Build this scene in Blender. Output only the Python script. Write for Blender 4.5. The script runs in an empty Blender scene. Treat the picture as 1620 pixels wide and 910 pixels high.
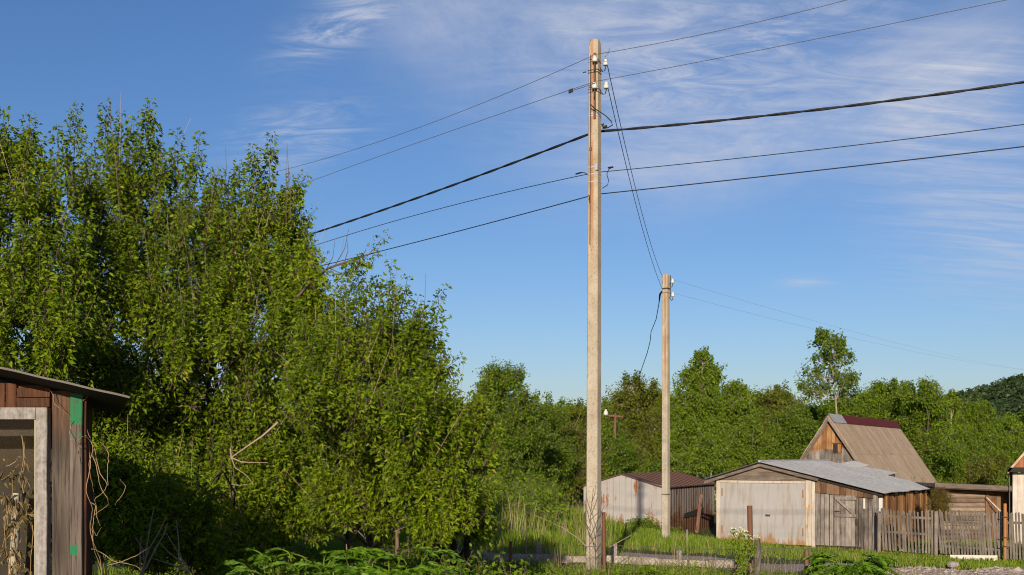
import bpy, math, random
import numpy as np
R = math.radians
rng = np.random.default_rng(11)
random.seed(11)
scene = bpy.context.scene
COL = scene.collection
F, HZ, EYE = 1800.0, 722.0, 1.63            # focal length and horizon of the photograph, eye height

def at(px, py, Y):
    return np.array([(px - 810.0) / F * Y, Y, EYE + (HZ - py) / F * Y])

def unit(v):
    v = np.asarray(v, float)
    return v / (np.linalg.norm(v, axis=-1, keepdims=True) + 1e-12)

# ------------------------------------------------------------------ ground shape
GP = np.array([
 (0,0,0),(-6,6,0),(6,5,0),(-14,8,.1),(12,6,-.2),(1.2,16,0),(-3,16,.02),(-8,14,.1),(6,16,-.15),(10,16,-.4),(14,16,-.6),
 (-3,22,0),(0,22,-.12),(3,22,-.38),(6,22,-.5),(10,22,-.75),(15,22,-1.0),(4.3,32,-.78),(2,30,-.55),(7,32,-1.1),(11,30,-1.25),(15,28,-1.3),
 (5.5,41,-1.2),(7.2,40,-1.37),(10.1,38,-1.45),(11.8,36.8,-1.47),(14.9,33,-1.45),(13,35,-1.46),(22,30,-1.5),(9,45,-1.4),(13,50,-1.35),(20,60,-1.3),(18,42,-1.45),
 (0,30,-.25),(-.2,36,-.15),(-2,40,.1),(2.2,38,-.75),(3,46,-.9),(-6,25,.1),(-8,40,.3),(-15,30,.3),(0,55,-.6),
 (0,80,-1),(30,80,-1.2),(-30,80,.2),(60,120,-1),(-60,60,.2),(60,40,-1.5),(-40,10,.1),(40,5,-1.2),(0,-40,.2),(-30,-40,.2),(40,-40,-.8)], float)
def ground(x, y):
    x = np.asarray(x, float); y = np.asarray(y, float)
    d2 = (x[..., None] - GP[:, 0])**2 + (y[..., None] - GP[:, 1])**2
    w = 1.0 / (d2 + 3.0)**2.2
    return (w * GP[:, 2]).sum(-1) / w.sum(-1)
def g1(x, y): return float(ground(np.array([x]), np.array([y]))[0])

# ------------------------------------------------------------------ mesh building
class Geo:
    """collects vertices and faces of one mesh, with a material slot per face"""
    def __init__(s): s.v = []; s.f = []; s.n = 0
    def add(s, verts, faces, slot=0):
        verts = np.asarray(verts, float).reshape(-1, 3); faces = np.asarray(faces, int)
        s.f.append((faces + s.n, slot)); s.v.append(verts); s.n += len(verts)
    def quad(s, a, b, c, d, slot=0): s.add([a, b, c, d], [[0, 1, 2, 3]], slot)
    def box(s, o, ex, ey, ez, slot=0):
        """o = a corner, ex ey ez = the three edge vectors"""
        o, ex, ey, ez = (np.asarray(t, float) for t in (o, ex, ey, ez))
        v = [o + i*ex + j*ey + k*ez for k in (0, 1) for j in (0, 1) for i in (0, 1)]
        fc = [[0,2,3,1],[4,5,7,6],[0,1,5,4],[2,6,7,3],[0,4,6,2],[1,3,7,5]]
        if np.dot(np.cross(ex, ey), ez) < 0: fc = [q[::-1] for q in fc]
        s.add(v, fc, slot)
    def tube(s, pts, rad, sides=6, slot=0, cap=True):
        pts = np.asarray(pts, float); n = len(pts)
        rad = np.full(n, rad) if np.isscalar(rad) else np.asarray(rad, float)
        tg = unit(np.gradient(pts, axis=0))
        ref = np.array([0.31, 0.17, 0.93]) if abs(tg[0] @ np.array([0.31, 0.17, 0.93])) < .9 else np.array([1., .1, 0])
        e1 = unit(np.cross(tg, ref)); e2 = np.cross(tg, e1)
        a = np.linspace(0, 2*math.pi, sides, endpoint=False)
        ring = pts[:, None] + rad[:, None, None] * (np.cos(a)[None, :, None]*e1[:, None] + np.sin(a)[None, :, None]*e2[:, None])
        i = np.arange(n-1)[:, None]*sides; j = np.arange(sides)[None]; j2 = (j+1) % sides
        fc = np.stack([i+j, i+j2, i+sides+j2, i+sides+j], -1).reshape(-1, 4)
        s.add(ring.reshape(-1, 3), fc, slot)
        if cap:
            s.add(ring[0], [list(range(sides))[::-1]], slot); s.add(ring[-1], [list(range(sides))], slot)
    def lathe(s, base, prof, sides=12, slot=0, axis=(0, 0, 1)):
        ax = unit(axis); ref = np.array([1., 0, 0]) if abs(ax[0]) < .9 else np.array([0, 1., 0])
        e1 = unit(np.cross(ax, ref)); e2 = np.cross(ax, e1)
        a = np.linspace(0, 2*math.pi, sides, endpoint=False)
        v = np.array([np.asarray(base) + ax*h + r*(math.cos(t)*e1 + math.sin(t)*e2) for r, h in prof for t in a])
        fc = [[k*sides+j, k*sides+(j+1) % sides, (k+1)*sides+(j+1) % sides, (k+1)*sides+j] for k in range(len(prof)-1) for j in range(sides)]
        s.add(v, fc, slot)
    def build(s, name, mats, parent=None, smooth=False):
        V = np.concatenate(s.v) if s.v else np.zeros((0, 3))
        up_ = parent
        while up_ is not None: V = V - np.array(up_.location); up_ = up_.parent
        me = bpy.data.meshes.new(name)
        counts = np.concatenate([np.full(len(f), f.shape[1]) for f, _ in s.f])
        loops = np.concatenate([f.ravel() for f, _ in s.f])
        slots = np.concatenate([np.full(len(f), k) for f, k in s.f])
        me.vertices.add(len(V)); me.vertices.foreach_set('co', V.astype(np.float32).ravel())
        me.loops.add(len(loops)); me.loops.foreach_set('vertex_index', loops.astype(np.int32))
        me.polygons.add(len(counts))
        me.polygons.foreach_set('loop_start', np.concatenate([[0], np.cumsum(counts)[:-1]]).astype(np.int32))
        me.polygons.foreach_set('loop_total', counts.astype(np.int32))
        me.polygons.foreach_set('material_index', slots.astype(np.int32))
        me.polygons.foreach_set('use_smooth', np.full(len(counts), smooth))
        me.update(calc_edges=True)
        for m in (mats if isinstance(mats, (list, tuple)) else [mats]): me.materials.append(m)
        o = bpy.data.objects.new(name, me); COL.objects.link(o)
        if parent is not None: o.parent = parent
        return o

def tag(o, label, cat, group=None, kind=None):
    if label: o['label'] = label
    if cat: o['category'] = cat
    if group: o['group'] = group
    if kind: o['kind'] = kind
    return o
def thing(name, label, cat, loc, group=None):
    o = bpy.data.objects.new(name, None); COL.objects.link(o); o.location = tuple(float(c) for c in loc)
    o.empty_display_size = .2
    return tag(o, label, cat, group)
def structure(name, geo, mat, smooth=False):
    o = geo.build(name, mat, smooth=smooth); o['kind'] = 'structure'; return o

# ------------------------------------------------------------------ materials
class NT:
    def __init__(s, mat): s.t = mat.node_tree; s.n = s.t.nodes; s.l = s.t.links
    def new(s, typ, **kw):
        nd = s.n.new(typ)
        for k, v in kw.items():
            if k.startswith('i_'):
                key = k[2:].replace('_', ' ')
                nd.inputs[int(key) if key.isdigit() else key].default_value = v
            else: setattr(nd, k, v)
        return nd
    def link(s, a, b): s.l.new(a, b)
    def val(s, x, sock):
        if isinstance(x, (int, float)): sock.default_value = x
        else: s.link(x, sock)
    def math(s, op, a, b=0.0, c=None, clamp=False):
        nd = s.new('ShaderNodeMath', operation=op, use_clamp=clamp)
        s.val(a, nd.inputs[0]); s.val(b, nd.inputs[1])
        if c is not None: s.val(c, nd.inputs[2])
        return nd.outputs[0]
    def step(s, x, lo, hi):
        nd = s.new('ShaderNodeMapRange', interpolation_type='SMOOTHSTEP'); s.val(x, nd.inputs[0])
        s.val(lo, nd.inputs[1]); s.val(hi, nd.inputs[2]); return nd.outputs[0]
    def mix(s, f, a, b, mode='MIX'):
        nd = s.new('ShaderNodeMix', data_type='RGBA', blend_type=mode, clamp_factor=True)
        s.val(f, nd.inputs[0])
        for x, k in ((a, 6), (b, 7)):
            if isinstance(x, (tuple, list)): nd.inputs[k].default_value = (*x, 1)
            else: s.link(x, nd.inputs[k])
        return nd.outputs[2]
    def noise(s, vec, scale, detail=4, rough=.55, dist=0.0):
        nd = s.new('ShaderNodeTexNoise', i_Scale=scale, i_Detail=detail, i_Roughness=rough, i_Distortion=dist)
        s.link(vec, nd.inputs['Vector']); return nd.outputs['Fac']
    def scaled(s, vec, sc, loc=(0, 0, 0)):
        nd = s.new('ShaderNodeMapping'); nd.inputs['Scale'].default_value = sc; nd.inputs['Location'].default_value = loc
        s.link(vec, nd.inputs['Vector']); return nd.outputs[0]
    def ramp(s, x, stops):
        nd = s.new('ShaderNodeValToRGB'); s.link(x, nd.inputs[0]); e = nd.color_ramp.elements
        while len(e) < len(stops): e.new(.5)
        for el, (p, c) in zip(e, stops): el.position = p; el.color = (*c, 1)
        return nd.outputs[0]

def newmat(name):
    m = bpy.data.materials.new(name); m.use_nodes = True; t = NT(m)
    b = t.n['Principled BSDF']; return m, t, b
def coords(t): return t.new('ShaderNodeTexCoord').outputs['Object']
def bump(t, b, h, strength=.4, dist=.02):
    nd = t.new('ShaderNodeBump', i_Strength=strength, i_Distance=dist); t.link(h, nd.inputs['Height']); t.link(nd.outputs[0], b.inputs['Normal'])

def leaf_mat(name, dark, mid, light, trans=.3, yellow=.02):
    dark, mid, light = (tuple(x*k for x in c) for c, k in ((dark, .8), (mid, .95), (light, 1.0)))
    m, t, b = newmat(name)
    g = t.new('ShaderNodeNewGeometry'); rnd = g.outputs['Random Per Island']
    nz = t.noise(coords(t), 1.3, 3)
    f = t.math('ADD', t.math('MULTIPLY', rnd, .75), t.math('MULTIPLY', t.math('SUBTRACT', nz, .5), .9), clamp=True)
    c = t.ramp(f, [(0, dark), (.5, mid), (1, light)])
    if yellow:
        c = t.mix(t.math('LESS_THAN', t.math('FRACT', t.math('MULTIPLY', rnd, 37.7)), yellow), c, (.34, .27, .03))
    t.link(c, b.inputs['Base Color']); b.inputs['Roughness'].default_value = .55; b.inputs['Specular IOR Level'].default_value = .22
    tr = t.new('ShaderNodeBsdfTranslucent'); t.link(t.mix(.6, c, (.12, .2, .005), 'MIX'), tr.inputs['Color'])
    mx = t.new('ShaderNodeMixShader'); mx.inputs[0].default_value = trans
    t.link(b.outputs[0], mx.inputs[1]); t.link(tr.outputs[0], mx.inputs[2]); t.link(mx.outputs[0], t.n['Material Output'].inputs['Surface'])
    return m

def wood(name, cols, grain=(18, 18, .8), rough=.85, dirt=None, var=.5, gscale=1.0):
    """boards: every separate board takes its own tone, with grain along one axis"""
    m, t, b = newmat(name); co = coords(t)
    rnd = t.new('ShaderNodeNewGeometry').outputs['Random Per Island']
    off = t.new('ShaderNodeVectorMath', operation='ADD'); t.link(co, off.inputs[0])
    cmb = t.new('ShaderNodeCombineXYZ'); t.link(t.math('MULTIPLY', rnd, 31.0), cmb.inputs[0]); t.link(t.math('MULTIPLY', rnd, 17.0), cmb.inputs[2])
    t.link(cmb.outputs[0], off.inputs[1])
    v = t.scaled(off.outputs[0], grain)
    n1 = t.noise(v, 1.6*gscale, 6, .65, .6); n2 = t.noise(v, 6*gscale, 4, .6)
    n3 = t.noise(off.outputs[0], 2.2, 4)
    f = t.math('ADD', t.math('MULTIPLY', t.math('SUBTRACT', rnd, .5), var), t.math('ADD', t.math('MULTIPLY', n1, .9), t.math('MULTIPLY', t.math('SUBTRACT', n3, .45), .8)), clamp=True)
    k = len(cols); c = t.ramp(f, [(.22 + .56*i/(k-1), q) for i, q in enumerate(cols)])
    c = t.mix(t.math('MULTIPLY', t.step(n2, .56, .75), .55), c, (.028, .022, .018))
    if dirt: c = t.mix(t.step(t.noise(co, 1.5, 5, .7), .5, .72), c, dirt)
    t.link(c, b.inputs['Base Color']); b.inputs['Roughness'].default_value = rough; b.inputs['Specular IOR Level'].default_value = .2
    bump(t, b, t.math('ADD', n1, t.math('MULTIPLY', n2, .5)), .5, .01)
    return m

def rusty(name, base, rust=(.13, .045, .018), amount=.5, streak=(9, 9, .7), low=None, metallic=0.0, rough=.7, spot=3.0, dirt=(.16, .13, .1), island=False):
    """painted or zinc sheet with vertical dirt runs and rust patches; low = (z0, z1) where rust gathers at the foot"""
    m, t, b = newmat(name); co = coords(t)
    sv = t.scaled(co, streak); n1 = t.noise(sv, 1.2, 6, .6); n2 = t.noise(co, spot, 6, .65, .4); n3 = t.noise(co, .9, 3)
    c = t.mix(t.step(n1, .42, .72), base, dirt)
    isl = t.new('ShaderNodeNewGeometry').outputs['Random Per Island']
    c = t.mix(t.math('MULTIPLY', isl, .22 if island else 0.0), c, (.1, .1, .1))
    c = t.mix(t.math('MULTIPLY', t.step(n2, .5, .8), .35), c, tuple(x*1.25 for x in base))
    r = t.math('ADD', t.math('MULTIPLY', n1, .55), t.math('MULTIPLY', n2, .55))
    if low:
        z = t.new('ShaderNodeSeparateXYZ'); t.link(co, z.inputs[0])
        hi = t.math('SUBTRACT', 1.0, t.step(z.outputs[2], low[0], low[1]))
        r = t.math('ADD', r, t.math('MULTIPLY', hi, .22))
    r = t.math('ADD', r, t.math('MULTIPLY', t.math('SUBTRACT', n3, .5), .5))
    k = t.step(r, .78 - .3*amount, .9 - .3*amount)
    rc = t.mix(t.noise(co, 11, 3), rust, tuple(x*1.6 for x in rust))
    c = t.mix(k, c, rc)
    t.link(c, b.inputs['Base Color']); b.inputs['Metallic'].default_value = metallic
    t.link(t.math('ADD', t.math('MULTIPLY', k, .25), rough), b.inputs['Roughness']); b.inputs['Specular IOR Level'].default_value = .3
    bump(t, b, t.math('ADD', n2, t.math('MULTIPLY', k, .5)), .25, .01)
    return m

def plain(name, col, rough=.6, metallic=0.0, var=.25, scale=12.0, spec=.4):
    m, t, b = newmat(name); co = coords(t)
    n = t.noise(co, scale, 5, .6)
    c = t.mix(n, tuple(x*(1-var) for x in col), tuple(min(1, x*(1+var)) for x in col))
    t.link(c, b.inputs['Base Color']); b.inputs['Roughness'].default_value = rough; b.inputs['Metallic'].default_value = metallic
    b.inputs['Specular IOR Level'].default_value = spec
    return m

M = {}
M['leaf_maple'] = leaf_mat('maple_leaf', (.052, .096, .002), (.142, .21, .004), (.228, .292, .006), .3, .004)
M['leaf_maple_light'] = leaf_mat('light_maple_leaf', (.06, .108, .002), (.156, .228, .004), (.242, .306, .006), .32, .006)
M['leaf_dense'] = leaf_mat('dense_leaf', (.048, .1, .004), (.105, .178, .006), (.17, .24, .009), .25, 0)
M['leaf_birch'] = leaf_mat('birch_leaf', (.055, .11, .004), (.125, .2, .006), (.195, .27, .01), .28, 0)
M['leaf_olive'] = leaf_mat('olive_leaf', (.06, .085, .005), (.125, .152, .008), (.18, .2, .014), .28, 0)
M['leaf_aspen'] = leaf_mat('aspen_leaf', (.06, .11, .014), (.12, .19, .022), (.18, .25, .03), .3, 0)
M['leaf_weed'] = leaf_mat('weed_leaf', (.06, .11, .004), (.14, .215, .008), (.22, .29, .016), .3, 0)
M['leaf_lush'] = leaf_mat('lush_leaf', (.045, .11, .005), (.1, .205, .01), (.17, .28, .016), .28, 0)
M['leaf_conifer'] = leaf_mat('hazy_forest_leaf', (.03, .054, .02), (.042, .072, .024), (.06, .1, .03), .15, 0)  # lightened and slightly blued: distance haze is mixed into the leaf colour
M['leaf_thuja'] = leaf_mat('thuja_leaf', (.05, .06, .008), (.13, .09, .012), (.2, .1, .015), .2, 0)
M['grass'] = leaf_mat('grass_blade', (.06, .115, .004), (.14, .205, .008), (.22, .26, .025), .3, .02)
M['dry'] = leaf_mat('dry_grass', (.13, .1, .05), (.24, .19, .1), (.36, .29, .17), .2, 0)
M['bark'] = wood('bark', [(.035, .026, .018), (.09, .07, .05), (.16, .13, .1)], (8, 8, 2))
M['bark_dark'] = wood('dark_bark', [(.016, .012, .009), (.04, .03, .022), (.075, .06, .045)], (8, 8, 2))
M['bark_birch'] = wood('birch_bark', [(.05, .04, .035), (.32, .28, .24), (.5, .46, .4)], (3, 3, 14))
M['bark_aspen'] = wood('aspen_bark', [(.16, .13, .09), (.3, .25, .18), (.4, .35, .27)], (4, 4, 6))
M['twig'] = plain('twig', (.085, .055, .036), .8)
M['dead_twig'] = plain('dead_twig', (.27, .2, .145), .85)
M['vine'] = plain('dry_vine', (.3, .2, .11), .85)
M['vine_leaf'] = leaf_mat('dry_vine_leaf', (.12, .08, .035), (.26, .18, .08), (.36, .27, .14), .25, 0)

# concrete of the poles: speckled, with rust runs down the front groove
def pole_mat():
    m, t, b = newmat('pole_concrete'); co = coords(t)
    n1 = t.noise(co, 3, 6, .6); n2 = t.noise(co, 45, 3, .6); n3 = t.noise(t.scaled(co, (14, 14, 1)), 1, 5)
    c = t.ramp(n1, [(.25, (.25, .212, .158)), (.5, (.345, .302, .238)), (.75, (.43, .39, .322))])
    c = t.mix(t.math('MULTIPLY', t.step(n2, .55, .68), .7), c, (.15, .115, .08))
    c = t.mix(t.math('MULTIPLY', t.step(t.noise(co, 16, 3, .6), .62, .7), .65), c, (.2, .16, .12))
    c = t.mix(t.math('MULTIPLY', t.step(n3, .55, .75), .3), c, (.26, .18, .1))
    z = t.new('ShaderNodeSeparateXYZ'); t.link(co, z.inputs[0])
    up = t.math('MULTIPLY', t.step(z.outputs[2], 3.9, 5.4), .75)
    d = t.math('ABSOLUTE', t.math('ADD', z.outputs[0], t.math('ADD', .03, t.math('MULTIPLY', t.math('SUBTRACT', n3, .5), .05))))
    run = t.math('MULTIPLY', t.math('SUBTRACT', 1.0, t.step(d, .004, .035)), up)
    run = t.math('MULTIPLY', run, t.step(t.noise(t.scaled(co, (5, 5, .8)), 1.5, 4), .3, .5))
    c = t.mix(t.math('MULTIPLY', t.step(z.outputs[2], 2.6, 4.6), .2), c, t.mix(n1, (.3, .2, .105), (.42, .3, .17)))
    c = t.mix(run, c, (.3, .1, .02))
    t.link(c, b.inputs['Base Color']); b.inputs['Roughness'].default_value = .9; b.inputs['Specular IOR Level'].default_value = .2
    bump(t, b, t.math('ADD', n2, n1), .35, .01)
    return m
M['pole'] = pole_mat()
M['ceramic'] = plain('white_ceramic', (.5, .48, .44), .25, 0, .22, 22, .5)
M['iron'] = plain('dark_iron', (.045, .032, .025), .7, .2)
M['rust'] = rusty('rusted_pipe', (.12, .05, .028), (.09, .032, .016), .6)
M['rust_orange'] = rusty('orange_rusted_pipe', (.3, .13, .04), (.2, .07, .02), .5)
M['zinc'] = plain('zinc_strap', (.55, .55, .56), .35, .6, .15)
M['wire'] = plain('bare_wire', (.11, .1, .1), .5, .3)
M['cable'] = plain('black_cable', (.012, .012, .013), .5)
M['galv_wire'] = plain('galvanised_mesh', (.12, .1, .085), .7, .2)

# ------------------------------------------------------------------ leaves and branches
def leaf_arrays(P, D, L, W, fold=.18, droop=.12, upbias=.45):
    n = len(P)
    N = unit(rng.normal(size=(n, 3)) + np.array([-.08, -.65, upbias]))
    B = unit(np.cross(D, N)); N = np.cross(B, D)
    L = L[:, None]; W = W[:, None]
    mid = P + D*L*.42 + N*W*fold
    tip = P + D*L - np.array([0, 0, 1])*L*droop
    return P, mid + B*W*.5, tip, mid - B*W*.5
def add_leaves(geo, P, D, L, W, slot=0, **kw):
    a, b, c, d = leaf_arrays(P, D, L, W, **kw); n = len(a)
    v = np.stack([a, b, c, d], 1).reshape(-1, 3); i = np.arange(n)[:, None]*4
    geo.add(v, np.concatenate([i + [0, 1, 2], i + [0, 2, 3]]), slot)
def add_twigs(geo, A, Bm, C, r0, r1, slot=1):
    """many three-sided twigs at once, each with one bend"""
    n = len(A); out = []
    for P, r in ((A, r0), (Bm, (r0+r1)/2), (C, r1)):
        T = unit(C - A); e1 = unit(np.cross(T, np.array([.3, .2, .93]))); e2 = np.cross(T, e1)
        for k in range(3):
            a = 2*math.pi*k/3; out.append(P + r*(math.cos(a)*e1 + math.sin(a)*e2))
    v = np.stack(out, 1).reshape(-1, 3); i = np.arange(n)[:, None]*9; fc = []
    for s in (0, 3):
        for k in range(3):
            k2 = (k+1) % 3; fc.append(i + [s+k, s+k2, s+3+k2, s+3+k])
    geo.add(v, np.concatenate(fc), slot)

def shoots(geo, base, direc, length, nodes=7, pet=.07, leaf=.07, width=.4, per=3, up=.25, twig=(.005, .002), start=.15, droop=.6, sides=2, slot=0, tslot=1):
    """leafy shoots: pairs of stalked, drooping compound leaves up each stem"""
    n = len(base)
    if n == 0: return
    direc = unit(direc); ln = np.asarray(length, float)[:, None]
    end = lambda t: base + direc*ln*t + np.array([0, 0, 1.])*ln*up*t*t
    if twig: add_twigs(geo, base, end(.5), end(1.0), twig[0], twig[1], tslot)
    tan = unit(direc + np.array([0, 0, up]))
    e1 = unit(np.cross(tan, rng.normal(size=(n, 3)))); e2 = np.cross(tan, e1)
    P, D, L = [], [], []
    for k in range(nodes):
        t = start + (1 - start)*(k + rng.uniform(-.3, .3, (n, 1)))/max(1, nodes-1)
        t = np.clip(t, 0, 1.02); pos = end(t)
        for s in range(sides):
            a = k*1.57 + s*2*math.pi/sides + rng.uniform(-.5, .5, (n, 1))
            p = unit(np.cos(a)*e1 + np.sin(a)*e2 + tan*.45 + np.array([0, 0, .15]))
            q = pos + p*pet*rng.uniform(.5, 1.15, (n, 1))*(1.1 - .45*t)
            for j in range(per):
                d = unit(p + rng.normal(size=(n, 3))*.5 + np.array([0, 0, -droop]))
                P.append(q + rng.normal(size=(n, 3))*pet*.12); D.append(d)
                L.append(leaf*rng.uniform(.5, 1.3, n)*(1.05 - .35*t[:, 0]))
    P = np.concatenate(P); D = np.concatenate(D); L = np.concatenate(L)
    add_leaves(geo, P, D, L, L*width*rng.uniform(.8, 1.2, len(L)), slot)

def bend(a, b, k=4, sag=.12, jit=.05):
    a = np.asarray(a, float); b = np.asarray(b, float); t = np.linspace(0, 1, k+1)[:, None]
    ln = np.linalg.norm(b-a); p = a + (b-a)*t
    off = rng.normal(size=3)*ln*sag; p = p + np.sin(math.pi*t)*off + rng.normal(size=p.shape)*ln*jit*np.sin(math.pi*t)
    return p

def ball(n, upbias=0.0):
    d = unit(rng.normal(size=(n, 3)) + np.array([0, 0, upbias])); return d

def grow_tree(name, label, cat, base, lobes, leafm, barkm, group=None, branches=10, per_branch=9, shoot=.35, nodes=6, leaf=.07, pet=.07,
              per=3, trunk_r=.08, stems=None, plumes=(), bare=0, width=.4, up=.25, droop=.6, out=.8, twig=(.005, .002), twigm=None, fork=.35, sides=2, trunk_to=None, rise=.3, lscale=1.0, dens=0.0, auto=0, auto_z=99, tuft=None, limb=.5):
    """lobes: (centre, radii). Limbs run from the stems into each lobe, boughs fill it, leafy shoots grow on the boughs."""
    base = np.asarray(base, float)
    root = thing(name, label, cat, base, group)
    T = Geo(); C = Geo()
    cs = np.array([l[0] for l in lobes]); top = cs[np.argmax(cs[:, 2])]
    if stems is None: stems = [top if trunk_to is None else np.asarray(trunk_to)]
    spl = []
    for s in stems:
        b0 = base + np.append(rng.normal(size=2)*trunk_r*.6, -.15); p = bend(b0, s, 8, .05, .012)
        T.tube(p, np.linspace(trunk_r, trunk_r*.28, 9), 8); spl.append(p)
    SP = np.concatenate(spl); SR = np.concatenate([np.linspace(trunk_r, trunk_r*.28, 9)]*len(spl))
    A, Dd = [], []
    for c, r in lobes:
        c = np.asarray(c, float); r = (np.asarray(r, float) if np.ndim(r) else np.full(3, float(r)))*lscale
        want = c.copy(); want[2] -= np.linalg.norm(c[:2]-base[:2])*.6 + r[2]*fork
        k = np.argmin(((SP - want)**2).sum(1) + 3*np.maximum(0, SP[:, 2]-c[2])**2)
        p = bend(SP[k], c, 5, .07, .02); T.tube(p, np.linspace(min(SR[k]*.75, trunk_r*limb), trunk_r*.13, 6), 5)
        nb = int(np.clip(branches*(np.mean(r)/dens)**1.7, 5, 60)) if dens else branches
        for _ in range(nb):
            d = ball(1, .25)[0]; q = c + d*r*rng.uniform(.55, .95)
            s0 = p[rng.integers(2, 6)]; bp = bend(s0, q, 3, .1, .03)
            T.tube(bp, np.linspace(trunk_r*.13, trunk_r*.04, 4), 4, cap=False)
            m = max(2, int(per_branch*rng.uniform(.6, 1.4))); t = rng.uniform(tuft[0], 1.0, m) if tuft else rng.uniform(.25, 1.0, m)
            pos = s0 + (q - s0)*t[:, None] + rng.normal(size=(m, 3))*r*(tuft[1] if tuft else .14)
            A.append(pos); Dd.append(unit(pos - c)*out + unit(q - s0)*.4 + rng.normal(size=(m, 3))*.45 + np.array([0, 0, rise]))
    A = np.concatenate(A); Dd = np.concatenate(Dd)
    shoots(C, A, Dd, shoot*rng.uniform(.55, 1.25, len(A)), nodes, pet, leaf, width, per, up, twig, droop=droop, sides=sides)
    plumes = list(plumes)
    for c, r in lobes:      # leafy leaders standing up out of every bough
        for _ in range(auto if c[2] < auto_z else 0):
            d = ball(1, .5)[0]; d[2] = abs(d[2])*.8; d[1] = -abs(d[1])*.6; rr = np.mean(r)*lscale
            f = np.asarray(c) + d*rr*.7; L = rng.uniform(.35, .8)*shoot/.34
            plumes.append((f, f + L*unit(np.array([0, -.12, 1.]) + d*.35 + rng.normal(size=3)*.12)))
    for (foot, tip) in plumes:
        foot = np.asarray(foot, float); tip = np.asarray(tip, float); v = tip - foot; ln = np.linalg.norm(v)
        shoots(C, foot[None], v[None], np.array([ln]), max(8, int(ln/.042)), pet*1.45, leaf, width, per+1, 0.0, (twig[0]*1.3, twig[1]), start=.05, droop=droop, sides=3)
        m = max(2, int(ln/.12)); t = rng.uniform(.0, .75, m)
        shoots(C, foot + v*t[:, None], v/ln*.9 + rng.normal(size=(m, 3))*.4, ln*.28*(1.1 - t), 5, pet, leaf, width, per, .1, twig, droop=droop)
    if bare:
        k = rng.integers(0, len(A), bare); add_twigs(C, A[k], A[k] + unit(Dd[k])*shoot*.7, A[k] + (unit(Dd[k]) + np.array([0, 0, .5]))*shoot*rng.uniform(1, 2.4, (bare, 1)), twig[0]*.9, twig[1]*.8, 2)
    T.build('trunk', barkm, root, True)
    C.build('crown', [leafm, twigm or M['twig'], M['dead_twig']], root)
    return root

# ================================================================== THE SETTING
def axis(parts):
    return np.unique(np.round(np.concatenate([np.arange(a, b, s) for a, b, s in parts]), 4))
gx = axis([(-1500, -200, 130), (-200, -60, 14), (-60, -20, 3), (-20, 24, .4), (24, 60, 3), (60, 200, 14), (200, 1501, 130)])
gy = axis([(-200, -40, 16), (-40, 0, 2), (0, 62, .4), (62, 130, 3), (130, 400, 20), (400, 1601, 120)])
def sheet(xs, ys, zf):
    X, Y = np.meshgrid(xs, ys); Z = zf(X, Y); nx, ny = len(xs), len(ys)
    i = (np.arange(ny-1)[:, None]*nx + np.arange(nx-1)[None]).ravel()
    g = Geo(); g.add(np.stack([X, Y, Z], -1).reshape(-1, 3), np.stack([i, i+1, i+nx+1, i+nx], -1)); return g
def rough_ground(X, Y):
    return ground(X, Y) + .03*np.sin(X*2.1 + Y*.7)*np.sin(Y*1.7 - X*.4)*np.exp(-((X-3)**2 + (Y-25)**2)/900)
def ground_mat():
    m, t, b = newmat('soil_and_grass'); co = coords(t)
    n1 = t.noise(co, .35, 5, .6); n2 = t.noise(co, 6, 6, .7)
    c = t.ramp(t.math('ADD', t.math('MULTIPLY', n1, .7), t.math('MULTIPLY', n2, .35)), [(.3, (.045, .062, .014)), (.5, (.065, .095, .016)), (.66, (.1, .1, .035)), (.8, (.13, .1, .06))])
    t.link(c, b.inputs['Base Color']); b.inputs['Roughness'].default_value = .95; b.inputs['Specular IOR Level'].default_value = .1
    bump(t, b, n2, .6, .05); return m
structure('ground', sheet(gx, gy, rough_ground), ground_mat(), True)

# gravel track between the mesh fence and the garages
def gravel_mat():
    m, t, b = newmat('track_gravel'); co = coords(t)
    n1 = t.noise(co, .7, 5, .6); n2 = t.noise(co, 14, 5, .75)
    v = t.new('ShaderNodeTexVoronoi', i_Scale=16.0); t.link(co, v.inputs['Vector'])
    c = t.ramp(t.math('ADD', t.math('MULTIPLY', n1, .5), t.math('MULTIPLY', n2, .55)), [(.35, (.27, .2, .15)), (.55, (.43, .335, .26)), (.75, (.54, .44, .36))])
    c = t.mix(t.math('MULTIPLY', v.outputs['Distance'], .4), c, (.14, .115, .1))
    t.link(c, b.inputs['Base Color']); b.inputs['Roughness'].default_value = .95; bump(t, b, t.math('ADD', n2, v.outputs['Distance']), .8, .04); return m
M['gravel'] = gravel_mat()
def road_edges(x): return 17.6 + .22*np.sin(x*.9), 23.9 - .1*np.clip(x-2, 0, 30) + .3*np.sin(x*.7) + .15*np.sin(x*2.3)
g = Geo(); xs = np.arange(1.2, 34, .4); K = 22
lo, hi = road_edges(xs); tt = np.linspace(0, 1, K)[:, None]
RX = np.broadcast_to(xs, (K, len(xs))); RY = lo + (hi-lo)*tt
RZ = rough_ground(RX, RY) + .012 - .06*np.exp(-((RX-1.2)*1.6)**2) - .05*np.exp(-(tt*8)**2) - .05*np.exp(-((1-tt)*9)**2)
i = (np.arange(K-1)[:, None]*len(xs) + np.arange(len(xs)-1)[None]).ravel()
g.add(np.stack([RX, RY, RZ], -1).reshape(-1, 3), np.stack([i, i+1, i+len(xs)+1, i+len(xs)], -1))
structure('road', g, M['gravel'], True)

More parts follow.
